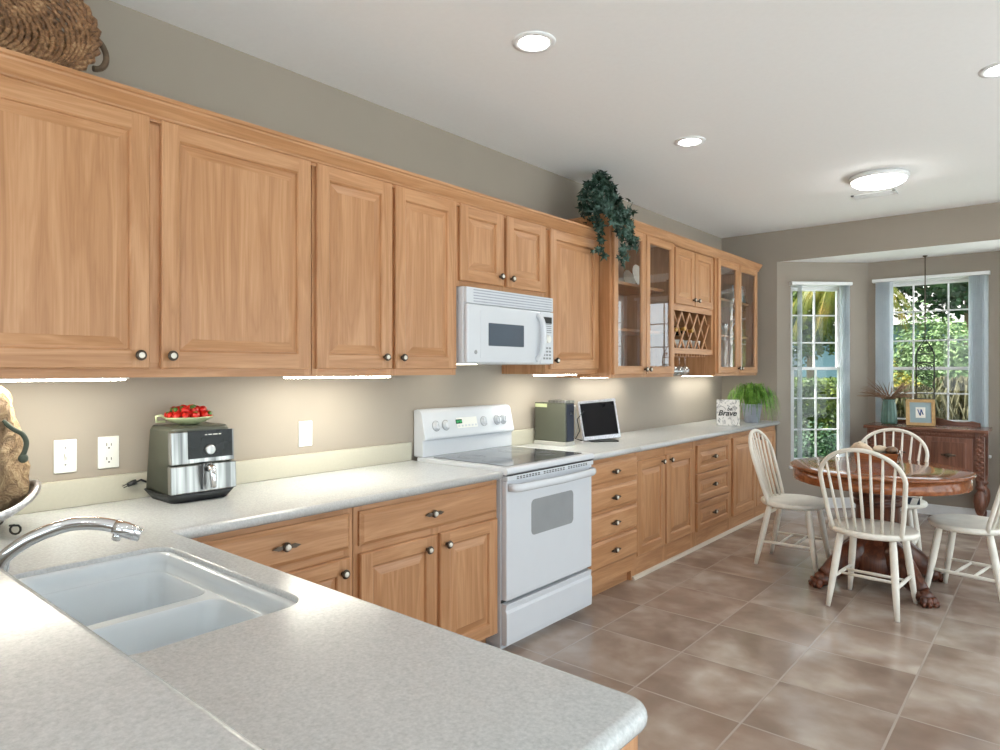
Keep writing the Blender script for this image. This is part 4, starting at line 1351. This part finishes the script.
fx, fy = .25, 4.02
r = thing('digital_photo_frame', 'black-screened digital photo frame with silver bezel on the worktop', 'photo frame', (fx, fy, CT - .0118), math.radians(-42), world=False)
Tm = Matrix.Rotation(math.radians(-14), 4, 'Y') @ Matrix.Rotation(math.radians(5), 4, 'X') @ Matrix.Translation((0, 0, .012))
b = MB(); b.T = Tm; w2, hh = .135, .285
b.box(-.022, .004, -w2, w2, .002, .030); b.box(-.022, .004, -w2, w2, hh - .018, hh); b.box(-.022, .004, -w2, -w2 + .008, .030, hh - .018); b.box(-.022, .004, w2 - .012, w2, .030, hh - .018)
b.build('bezel', 'silver', r, .003)
b = MB(); b.T = Tm; b.box(-.020, 0, -w2 + .006, w2 - .010, .025, hh - .014); b.build('screen', 'black', r)
b = MB(); b.box(-.10, .05, -.10, .10, 0.0002, .010); b.build('stand_base', 'blackm', r, .003)
b = MB(); b.tube([(-.03, -.13, .21), (-.06, -.17, .15), (-.03, -.16, .07), (-.07, -.18, .012), (-.02, -.15, .006), (-.04, -.12, .008)], .004, 8); b.build('cable', 'blackm', r)

sgx, sgy = .43, 5.850
ang = math.atan2(0 - sgy, 2.7 - sgx)
r = thing('tabletop_sign', 'square white marbled sign with black script lettering on the worktop', 'sign', (sgx, sgy, CT - .0118), ang, world=False)
Tm = Matrix.Rotation(math.radians(-4), 4, 'Y')
b = MB(); b.T = Tm; b.box(-.02, 0, -.098, .098, .0015, .235); b.build('board', 'marble', r, .002)
def text(body, size, parent, Tm, shear=.25, mat='ink', nm='lettering', ext=.0008, bold=.0):
    cu = bpy.data.curves.new(nm, 'FONT'); cu.body = body; cu.size = size; cu.shear = shear; cu.extrude = ext; cu.offset = bold
    cu.align_x = 'CENTER'; cu.align_y = 'CENTER'
    o = bpy.data.objects.new(nm, cu); C.objects.link(o)
    dg = bpy.context.evaluated_depsgraph_get()
    me = bpy.data.meshes.new_from_object(o.evaluated_get(dg))
    C.objects.unlink(o); bpy.data.objects.remove(o)
    me.transform(Tm); me.materials.clear(); me.materials.append(M[mat])
    t = bpy.data.objects.new(nm, me); C.objects.link(t); t.parent = parent
    return t
face = Matrix.Rotation(PI / 2, 4, 'Z') @ Matrix.Rotation(PI / 2, 4, 'X')
text('be', .042, r, Tm @ Matrix.Translation((.0015, .012, .150)) @ face, .3, bold=.001)
text('Brave', .068, r, Tm @ Matrix.Translation((.0015, -.008, .112)) @ face, .3, bold=.0015)

ptx, pty = .455, 6.38
r = thing('potted_plant', 'grassy green plant in a grey tapered pot at the far worktop end', 'plant', (ptx, pty, CT - .0118))
zb = CT - .0118
b = MB(); b.lathe([(.062, .0005), (.066, .004), (.092, .165), (.096, .168), (.096, .178), (.086, .178), (.084, .15)], (ptx, pty, zb), 28); b.build('pot', 'pot', r)
b = MB(); b.lathe([(.083, .150), (.05, .156), (.01, .158)], (ptx, pty, zb), 20); b.build('soil', 'soil', r)
b = MB()
for k in range(460):
    a = random.uniform(0, 2 * PI); q_ = random.random() ** .6
    out = .06 + .20 * q_; h = .10 + .155 * math.sqrt(max(0, 1 - (q_ * .8) ** 2)) * random.uniform(.55, 1.05)
    drop = random.uniform(.2, 1.0) * .30 * q_ * q_
    bx2, by2 = ptx + random.gauss(0, .022), pty + random.gauss(0, .022)
    zz = zb + .165
    pts = [(bx2, by2, zb + .155), (bx2 + math.cos(a) * out * .35, by2 + math.sin(a) * out * .35, zz + h * .75),
           (bx2 + math.cos(a) * out * .78, by2 + math.sin(a) * out * .78, zz + h * .86 - .05 * q_ * q_), (bx2 + math.cos(a) * out * 1.02, by2 + math.sin(a) * out * 1.02, zz + h * .55 - drop)]
    sd = Vector((-math.sin(a), math.cos(a), 0)); wd = [.0025, .004, .0035, .001]
    vs = []
    for p, q in zip(pts, wd):
        vs += [Vector(p) - sd * q, Vector(p) + sd * q]
    b.add(vs, [(0, 1, 3, 2), (2, 3, 5, 4), (4, 5, 7, 6)])
b.build('foliage', 'spider', r, recalc=False)

# ---------------------------------------------------------------- dining table
tx, ty = 1.805, 4.82
r = thing('dining_table', 'round wooden pedestal dining table with clawed feet', 'table', (tx, ty, 0))
b = MB(); b.lathe([(.44, .727), (.505, .727), (.514, .731), (.517, .738), (.514, .745), (.507, .748), (.30, .748), (.01, .748)], (tx, ty, 0), 64); b.build('tabletop', 'tableH', r)
b = MB(); b.lathe([(.490, .7265), (.499, .725), (.499, .660), (.494, .652), (.465, .652), (.465, .7265)], (tx, ty, 0), 64, cap=False); b.build('apron', 'tableH', r)
b = MB(); b.lathe([(.12, .055), (.17, .06), (.185, .075), (.185, .20), (.165, .225), (.15, .26), (.12, .28), (.105, .30), (.11, .34), (.125, .40), (.125, .50), (.145, .515), (.145, .53), (.125, .54), (.145, .55), (.145, .565), (.13, .58), (.14, .64), (.20, .66), (.24, .72)], (tx, ty, 0), 32); b.build('pedestal', 'darkV', r)
for k in range(4):
    a = math.radians(-132 + 90 * k)
    dx, dy = math.cos(a), math.sin(a)
    def P(q, z): return (tx + dx * q, ty + dy * q, z)
    b = MB(); b.tube([P(.08, .215), P(.16, .19), P(.24, .15), P(.30, .112), P(.345, .082), P(.375, .06)], [.075, .075, .064, .052, .042, .040], 12, flat=1.35)
    lg = b.build('leg', 'darkV', r)
    b = MB(); b.ell(P(.385, .048), (.052, .052, .046))
    for s_ in (-.7, -.25, .25, .7):
        a2 = a + s_
        b.ell((tx + dx * .385 + .052 * math.cos(a2), ty + dy * .385 + .052 * math.sin(a2), .030), (.022, .022, .030), 10, 7)
        b.ell((tx + dx * .385 + .070 * math.cos(a2), ty + dy * .385 + .070 * math.sin(a2), .016), (.013, .013, .016), 8, 6)
    b.build('claw_foot', 'darkV', lg)

# ---------------------------------------------------------------- windsor chairs (face +y)
def chair(label):
    r = thing('windsor_chair', label, 'chair', (0, 0, 0), group='whitewashed windsor chairs round the table', world=False)
    b = MB(); rs = []
    def ring(sc, z, dish=0):
        out = []
        for j in range(40):
            a = 2 * PI * j / 40
            x = .238 * math.cos(a); y = .222 * math.sin(a)
            if y < 0: x *= 1 - .10 * (y / .222) ** 2
            out.append((x * sc, y * sc, z))
        return out
    b.rings([ring(.90, .418), ring(.97, .424), ring(1.0, .436), ring(.985, .450), ring(.95, .455), ring(.75, .449), ring(.4, .444), ring(.05, .443)])
    b.build('seat', 'whitewash', r)
    zt, H = .450, .475
    def bow(t):                      # t 0..1 along the hoop
        a = PI * t
        x = -.218 * math.cos(a); h = math.sin(a)
        if t < .22: x = -.176 - .042 * (t / .22) ** .7; h = (t / .22) * math.sin(PI * .22) 
        if t > .78: x = .176 + .042 * ((1 - t) / .22) ** .7; h = ((1 - t) / .22) * math.sin(PI * .22)
        if .22 <= t <= .78:
            x = -.218 * math.cos(PI * (t - .22) / .56); h = math.sin(PI * .22) + (1 - math.sin(PI * .22)) * math.sin(PI * (t - .22) / .56)
        h *= H
        return Vector((x, -.135 - .30 * h - .02 * math.cos(x / .218 * 1.2) + .02, zt + h))
    b = MB(); b.tube([bow(k / 40) - Vector((0, 0, .012 if k in (0, 40) else 0)) for k in range(41)], .0125, 10, flat=1.0)
    b.build('bow', 'whitewash', r)
    for k in range(7):
        u = (k - 3) / 3
        xb = u * .132; yb = -.165 + .030 * u * u
        xt = u * .178
        best = min((bow(.1 + .8 * q / 160) for q in range(161)), key=lambda p: abs(p.x - xt) + (0 if p.z > .62 else 1))
        m_ = Vector((xb, yb, .448)).lerp(best, .45) + Vector((0, -.006, 0))
        s = MB(); s.tube([(xb, yb, .444), m_, best], [.0085, .0092, .006], 8); s.build('spindle', 'whitewash', r)
    feet = []
    for sxx in (-1, 1):
        for syy in (-1, 1):
            top = Vector((sxx * .135, syy * .125, .425)); bot = Vector((sxx * .178, syy * .190 - (.02 if syy < 0 else 0), 0))
            feet.append((sxx, syy, top, bot))
            def L(t): return top.lerp(bot, t)
            s = MB(); s.tube([L(0), L(.15), L(.45), L(.7), L(.8), L(1)], [.017, .020, .0205, .018, .0165, .0125], 12); s.build('leg', 'whitewash', r)
    def at(sxx, syy, z):
        for a, c, top, bot in feet:
            if a == sxx and c == syy:
                return top.lerp(bot, (top.z - z) / top.z)
    sides = {}
    for sxx in (-1, 1):
        p, q = at(sxx, -1, .165), at(sxx, 1, .165)
        sides[sxx] = (p, q)
        s = MB(); s.tube([p, p.lerp(q, .3), p.lerp(q, .5), p.lerp(q, .7), q], [.008, .0105, .011, .0105, .008], 10); s.build('stretcher', 'whitewash', r)
    for t in (.36, .64):
        p = sides[-1][0].lerp(sides[-1][1], t); q = sides[1][0].lerp(sides[1][1], t)
        s = MB(); s.tube([p, p.lerp(q, .5), q], [.007, .010, .007], 10); s.build('rung', 'whitewash', r)
    return r
c0 = chair('whitewashed windsor chair with its back to the camera, in front of the table')
c0.location = (1.862, 4.37, 0); c0.rotation_euler = (0, 0, math.radians(-4))
dup(c0, (1.262, 4.93, 0), math.radians(-90 + 1), 'whitewashed windsor chair in profile between table and base cabinets')
dup(c0, (2.29, 4.90, 0), math.radians(80), 'whitewashed windsor chair cut off by the right edge of the photo')
dup(c0, (1.765, 5.40, 0), math.radians(180 + 3), 'whitewashed windsor chair beyond the table facing the camera')
r = thing('small_box', 'small navy and white box on the seat of the far chair', 'box', (1.885, 5.29, .456), .3, world=False)
b = MB(); b.box(-.08, .08, -.05, .05, .0, .045); b.build('carton', 'navy', r, .002)
b = MB(); b.prism([(.02, .001), (.06, .001), (.075, .044), (.035, .044)], 'xz', -.0512, -.0502); b.box(-.03, .076, -.03, .03, .0452, .0462); b.build('white_label', 'paper', r)

# wooden box with shells on the table
kx, ky = 1.80, 4.86
r = thing('shell_box', 'wooden tray box with seashells in the middle of the table', 'box', (kx, ky, .7485), .05, world=False)
b = MB(); w2 = .125
for s_ in (-1, 1):
    b.prism([(-w2 * .86, 0), (w2 * .86, 0), (w2, .095), (-w2, .095)], 'xz', s_ * .10 - .005, s_ * .10 + .005)
b.box(-w2 * .86, w2 * .86, -.095, .095, .0005, .008)
for s_ in (-1, 1):
    b.prism([(s_ * w2 * .86, 0), (s_ * w2 * .86 - s_ * .01, 0), (s_ * w2 - s_ * .01, .095), (s_ * w2, .095)], 'xz', -.095, .095)
b.build('tray_sides', 'tableH', r)
b = MB(); b.box(-w2 * .9, w2 * .9, -.094, .094, .02, .083); b.build('filling', 'soil', r)
def shell(label, loc, rz, mat, conch):
    b = MB()
    if conch:
        b.tube([(-.085, 0, .012), (-.055, 0, .02), (-.02, .004, .028), (.02, 0, .032), (.05, 0, .028), (.065, 0, .026), (.08, 0, .024), (.095, 0, .022)], [.005, .02, .032, .036, .030, .020, .012, .003], 14)
        for k in range(6):
            b.ell((.03 - .02 * (k % 2), .03 * math.cos(k), .034 + .028 * math.sin(k * .9)), .010, 8, 6)
    else:
        b.ell((0, 0, .024), (.042, .034, .026), 18, 12)
        b.ell((.025, .0, .026), (.022, .026, .018), 14, 9)
    o = b.build('seashell', mat); o.location = loc; o.rotation_euler = (0, 0, rz)
    return tag(o, label, 'seashell', 'shells on the table box')
shell('long pale conch shell at the left of the table box', (kx - .085, ky - .03, .833), 2.6, 'shell', True)
shell('round cream shell in the middle of the table box', (kx + .005, ky + .02, .831), .4, 'shell', False)
shell('dark speckled shell at the right of the table box', (kx + .075, ky + .0, .831), 1.2, 'shelld', False)
r = thing('folded_card', 'blue and white folded card leaning against the shell box', 'card', (kx + .148, ky - .06, .7485), .2, world=False)
b = MB(); b.prism([(.0, 0), (.006, 0), (-.012, .11), (-.018, .11)], 'xz', -.06, .06); b.build('card_front', 'paper', r)
b = MB(); b.prism([(.0068, .003), (.0062, .003), (-.0072, .085), (-.0066, .085)], 'xz', -.03, .03); b.build('blue_print', 'blueink', r)

# ---------------------------------------------------------------- sideboard with vase and picture
bx0, bx1, fy0, fy1 = 1.325, 2.215, 6.93, 7.355
r = thing('sideboard', 'carved dark wood sideboard on turned legs under the wide window', 'sideboard', (1.75, 7.15, 0))
b = MB(); b.prism([(fy0 - .03, .832), (fy0 - .035, .845), (fy0 - .025, .860), (fy1 + .005, .860), (fy1 + .005, .832)], 'yz', bx0 - .025, bx1 + .025); b.build('top', 'sideH', r, .003)
b = MB(); b.box(bx0 + .03, bx1 - .03, fy0 + .012, fy1, .45, .832); b.build('case', 'sideV', r, .003)
b = MB(); b.prism([(bx0 + .06, .860)] + [(bx0 + .06 + (bx1 - bx0 - .12) * k / 24, .885 + .05 * math.exp(-((k - 12) / 5.0) ** 2) + .02 * math.exp(-((k - 2) / 1.6) ** 2) + .02 * math.exp(-((k - 22) / 1.6) ** 2)) for k in range(25)] + [(bx1 - .06, .860)], 'xz', fy1 - .02, fy1); b.build('back_gallery', 'sideH', r)
b = MB(); b.box(bx0 + .04, bx1 - .04, fy0 + .002, fy0 + .014, .785, .830)
for k in range(44):
    x = bx0 + .06 + k * .0193
    b.ell((x, fy0 + .002, .806 + .006 * (k % 2)), (.0085, .006, .012), 8, 6)
b.build('carved_frieze', 'sideH', r)
for a, c in ((bx0 + .085, 1.755), (1.785, bx1 - .085)):
    b = MB()
    b.box(a, c, fy0, fy0 + .014, .475, .780)
    b.box(a + .045, c - .045, fy0 - .010, fy0, .515, .745)
    d = b.build('door', ['sideV'], r, .005)
    m_ = (a + c) / 2
    e = MB(); e.ell((m_, fy0 - .012, .63), (.034, .008, .018), 14, 8)
    for s_ in (-1, 1): e.ell((m_ + s_ * .04, fy0 - .011, .63), (.016, .006, .010), 10, 6)
    e.tube([(m_ - .02, fy0 - .014, .625), (m_, fy0 - .026, .605), (m_ + .02, fy0 - .014, .625)], .0035, 8)
    e.build('ornate_pull', 'bronze', d)
for x in (bx0 + .035, bx1 - .035):
    for y in (fy0 + .025, fy1 - .04):
        b = MB()
        b.box(x - .032, x + .032, y - .032, y + .032, .43, .832)
        b.lathe([(.022, 0), (.026, .01), (.020, .03), (.024, .10), (.018, .13), (.030, .15), (.044, .20), (.050, .25), (.044, .30), (.026, .33), (.022, .345), (.036, .355), (.036, .372), (.024, .385), (.030, .41), (.032, .435)], (x, y, 0), 20)
        if y < 7.1:
            for k in range(17):
                b.ell((x + .012 * (-1 if k % 2 else 1), y - .033, .455 + k * .0215), (.016, .008, .013), 8, 6)
        b.build('leg', 'sideV', r, 0)
b = MB(); b.box(bx0 + .04, bx1 - .04, fy0 + .002, fy0 + .016, .448, .472); b.build('bottom_rail', 'sideH', r, .003)

vx, vy, vz = 1.470, 7.13, .860
r = thing('vase', 'ribbed teal vase of dried palm spikes on the sideboard', 'vase', (vx, vy, vz))
b = MB(); rs = []
for rr, zz in ((.054, .001), (.064, .008), (.067, .03), (.064, .10), (.056, .18), (.048, .222), (.052, .235), (.045, .235), (.042, .21)):
    rs.append([(vx + rr * (1 + .035 * math.cos(12 * 2 * PI * j / 96)) * math.cos(2 * PI * j / 96), vy + rr * (1 + .035 * math.cos(12 * 2 * PI * j / 96)) * math.sin(2 * PI * j / 96), vz + zz) for j in range(96)])
b.rings(rs); b.build('vase_body', 'teal', r)
b = MB()
for k in range(90):
    a = random.uniform(0, 2 * PI); el = random.uniform(.05, .9) ** 1.3
    L_ = random.uniform(.16, .27)
    d = Vector((math.cos(a) * math.cos(el), .55 * math.sin(a) * math.cos(el), math.sin(el)))
    p0 = Vector((vx + random.gauss(0, .012), vy + random.gauss(0, .012), vz + .20)); p1 = p0 + Vector((d.x * .04, d.y * .04, .05)); p2 = p1 + d * L_
    b.tube([p0, p1, p1.lerp(p2, .5) + Vector((0, 0, .008)), p2], [.0025, .003, .0028, .0008], 5)
b.build('dried_palm_spikes', 'dried', r)
pic('picture_frame', 'gilded picture frame with a blue letter print on the sideboard', (1.735, 7.06, .8635), math.radians(-78), math.radians(-14), .222, .245, .028, ('gold', 'bluemat', 'paper'))

# ---------------------------------------------------------------- iron hanging ornament in the window
hx, hy = 1.735, 7.31
r = thing('hanging_ornament', 'dark wire arched ornament hanging on a chain before the wide window', 'ornament', (hx, hy, BAYZ))
b = MB(); b.tube([(hx, hy, BAYZ - .001), (hx, hy, 1.66)], .0045, 8); b.build('chain', 'bronze', r)
b = MB(); b.lathe([(.02, 0), (.02, -.008), (.006, -.016)], (hx, hy, BAYZ - .0005), 14); b.build('ceiling_hook', 'bronze', r)
b = MB(); w2 = .072; z0, z1 = 1.10, 1.52
b.tube([(hx - w2, hy, z0), (hx - w2, hy, z1), (hx - w2 * .6, hy, z1 + .07), (hx, hy, 1.66), (hx + w2 * .6, hy, z1 + .07), (hx + w2, hy, z1), (hx + w2, hy, z0), (hx - w2, hy, z0)], .006, 8)
b.tube([(hx - w2, hy, z1), (hx + w2, hy, z1)], .005, 8); b.tube([(hx - w2, hy, z1 - .08), (hx + w2, hy, z1 - .08)], .005, 8); b.tube([(hx - w2, hy, z0 + .05), (hx + w2, hy, z0 + .05)], .004, 8)
b.build('wire_frame', 'iron', r)
for s_ in (-1, 1):
    for zc, sc in ((1.56, .028), (1.40, .036), (1.30, .036), (1.20, .034)):
        b = MB(); b.tube([(hx + s_ * (.034 + sc * (1 - k / 26) * math.cos(k * .5)), hy, zc + sc * (1 - k / 26) * math.sin(k * .5)) for k in range(22)], .0045, 6)
        b.build('scroll', 'iron', r)

# ---------------------------------------------------------------- garden
g = MB(); g.box(-40, 40, 7.76, 60, -.30, -.18); g.box(-40, -T - .3, -30, 7.76, -.30, -.18)
struct('ground_lawn', g, 'lawn')
g = MB(); g.box(XR + T + .01, XR + 12, -16, 14, -.2, -.05); g.box(3.35, XR + T + .01, 7.76, 14, -.2, -.05); g.box(-8, XR + T, -16, YB - T - .01, -.2, -.05)  # pale patio added to bounce sunlight onto the ceiling and into the bay
struct('ground_bounce_patio', g, 'counter')

def bush(name, label, cat, loc, dims, n, size, mat, group, shape='ball', trunk=.0, up=.3):
    x, y, z = loc; a, b_, c = dims
    r = thing(name, label, cat, (x, y, -.18), group=group, world=False)
    f = MB(); items = []
    for k in range(n):
        if shape == 'box':
            fc = random.choice('xyzXY')
            p = Vector((random.uniform(-1, 1), random.uniform(-1, 1), random.uniform(-1, 1)))
            if fc in 'zZ': p.z = 1
            elif fc == 'x': p.x = 1
            elif fc == 'X': p.x = -1
            else: p.y = -1
            q = random.uniform(.88, 1.02); nn = p
            p = p * q
        else:
            d = Vector((random.gauss(0, 1), random.gauss(0, 1), random.gauss(0, 1))).normalized()
            q = random.uniform(.55, 1.0) * (1 + .18 * math.sin(5 * d.x + 3 * d.z) * math.cos(4 * d.y))
            p = d * q; nn = d
        items.append((p.x * a, p.y * b_, p.z * c + z, nn.x, nn.y, nn.z))
    leaves(f, items, 'oval', size, up)
    f.build('foliage', mat, r, recalc=False)
    k_ = MB()
    if shape == 'box':
        k_.box(-a * .86, a * .86, -b_ * .8, b_ * .8, .02, z + c * .86)
    else:
        k_.ell((0, 0, z), (a * .62, b_ * .62, c * .66), 16, 10)
    k_.build('inner_growth', mat, r)
    t = MB(); t.tube([(0, 0, 0), (.05, 0, z * .5), (0, 0, z)], [max(.04, a * .08 if not trunk else trunk)] * 2 + [.03], 8)
    t.build('trunk' if cat == 'tree' else 'stem', 'bark', r)
    return r
# z values are heights above the ground (-0.18)
bush('hedge', 'clipped green hedge with a bright top outside the narrow window', 'hedge', (-.45, 10.4, .72), (1.15, .5, .70), 9000, .06, 'hedge', 'garden plants outside', 'box')
bush('shrub', 'dark rounded shrub low outside the narrow window', 'shrub', (.42, 8.95, .42), (.42, .40, .46), 3200, .05, 'dkleaf', 'garden plants outside')
bush('shrub', 'loose mid-green bush behind the clipped hedge', 'shrub', (-2.3, 13.2, 1.6), (1.0, .9, 1.6), 5000, .09, 'hedge', 'garden plants outside')
bush('shrub', 'pale silvery bush in the middle of the wide window', 'shrub', (1.20, 12.4, 1.30), (.95, .8, 1.20), 8000, .075, 'ltleaf', 'garden plants outside')
bush('shrub', 'light green bush at the right of the wide window', 'shrub', (2.95, 13.0, 1.20), (.78, .8, 1.25), 7000, .075, 'ltleaf', 'garden plants outside')
bush('shrub', 'yellow-tipped bush at the left of the wide window', 'shrub', (.92, 10.95, .80), (.42, .45, .86), 3000, .06, 'ylleaf', 'garden plants outside')
bush('shrub', 'deep green shrub at the lower right of the wide window', 'shrub', (2.55, 9.5, .50), (.52, .5, .62), 4000, .055, 'dkleaf', 'garden plants outside')
def grass_clump(label, loc, n, h, spread, mat):
    r = thing('ornamental_grass', label, 'plant', (loc[0], loc[1], -.18), group='garden plants outside', world=False)
    b = MB()
    for k in range(n):
        a = random.uniform(0, 2 * PI); o_ = random.uniform(.1, 1) * spread; hh = h * random.uniform(.7, 1.1)
        x0, y0 = random.gauss(0, spread * .35), random.gauss(0, spread * .35)
        pts = [(x0, y0, 0), (x0 + o_ * .3 * math.cos(a), y0 + o_ * .3 * math.sin(a), hh * .8), (x0 + o_ * .8 * math.cos(a), y0 + o_ * .8 * math.sin(a), hh), (x0 + o_ * 1.2 * math.cos(a), y0 + o_ * 1.2 * math.sin(a), hh * .75)]
        sd = Vector((-math.sin(a), math.cos(a), 0)) * .012
        vs = []
        for p, q in zip(pts, (1, 1.3, 1, .2)):
            vs += [Vector(p) - sd * q, Vector(p) + sd * q]
        b.add(vs, [(0, 1, 3, 2), (2, 3, 5, 4), (4, 5, 7, 6)])
    b.build('blades', mat, r, recalc=False)
grass_clump('tan arching grass clump behind the dried palm vase', (1.28, 9.35, 0), 900, 1.25, .36, 'tanleaf')
grass_clump('tan arching grass clump behind the picture frame', (1.84, 10.4, 0), 900, 1.35, .38, 'tanleaf')
bush('tree', 'dark leafy tree filling the top of the wide window', 'tree', (1.2, 17.0, 4.15), (2.6, 1.8, 1.5), 8000, .16, 'dkleaf', 'trees beyond the window', trunk=.10)
bush('tree', 'green tree behind the palm in the narrow window', 'tree', (-2.6, 19.5, 3.9), (1.5, 1.5, 2.2), 7000, .15, 'hedge', 'trees beyond the window', trunk=.10)
bush('tree', 'dark tree at the right side of the wide window', 'tree', (4.5, 19.2, 3.0), (1.3, 1.2, 2.6), 6000, .15, 'dkleaf', 'trees beyond the window', trunk=.10)
# palm
r = thing('palm_tree', 'palm with hanging yellow-green fronds outside the narrow window', 'tree', (-.13, 12.6, -.18), world=False)
b = MB(); b.tube([(0, 0, 0), (-.02, 0, 1.4), (0, 0, 2.95)], [.11, .09, .09], 12); b.build('trunk', 'bark', r)
for k in range(13):
    a = 2 * PI * k / 13 + .2; f = MB(); L_ = random.uniform(.95, 1.25)
    base_, prev = Vector((0, 0, 2.95)), None
    mid = []
    for q in range(9):
        t = q / 8
        mid.append(base_ + Vector((math.cos(a) * L_ * t, math.sin(a) * L_ * t, (.45 * math.sin(t * 2.2) - 1.1 * t * t))))
    f.tube(mid, [.02 - .002 * q for q in range(9)], 5)
    for q in range(38):
        t = .12 + .86 * q / 37; i = min(7, int(t * 8)); p = mid[i].lerp(mid[i + 1], t * 8 - i)
        d = (mid[i + 1] - mid[i]).normalized(); sd = d.cross(Vector((0, 0, 1))).normalized()
        for s_ in (-1, 1):
            tip = p + sd * s_ * .22 * (1 - .55 * t) + d * .16 + Vector((0, 0, -.20))
            f.add([p - d * .016, p + d * .016, tip], [(0, 1, 2)])
    f.build('frond', 'palm', r, recalc=False)
r = thing('neighbouring_house', 'blue-grey neighbouring house beyond the garden', 'house', (-2, 24, -.18), world=False)
b = MB(); b.box(-5, 6, 0, 6, 0, 3.0); b.build('walls', 'siding', r)
b = MB(); b.prism([(-.5, 2.95), (3, 4.6), (6.5, 2.95)], 'yz', -5.4, 6.4); b.build('roof', 'roofing', r)
for x in (-3.2, -.4, 2.4):
    b = MB(); b.box(x, x + 1.1, -.04, -.005, 1.0, 2.3); w_ = b.build('window', 'whitem', r)
    b = MB(); b.box(x + .08, x + 1.02, -.05, -.041, 1.08, 2.22); b.build('pane', 'mwglass', w_)
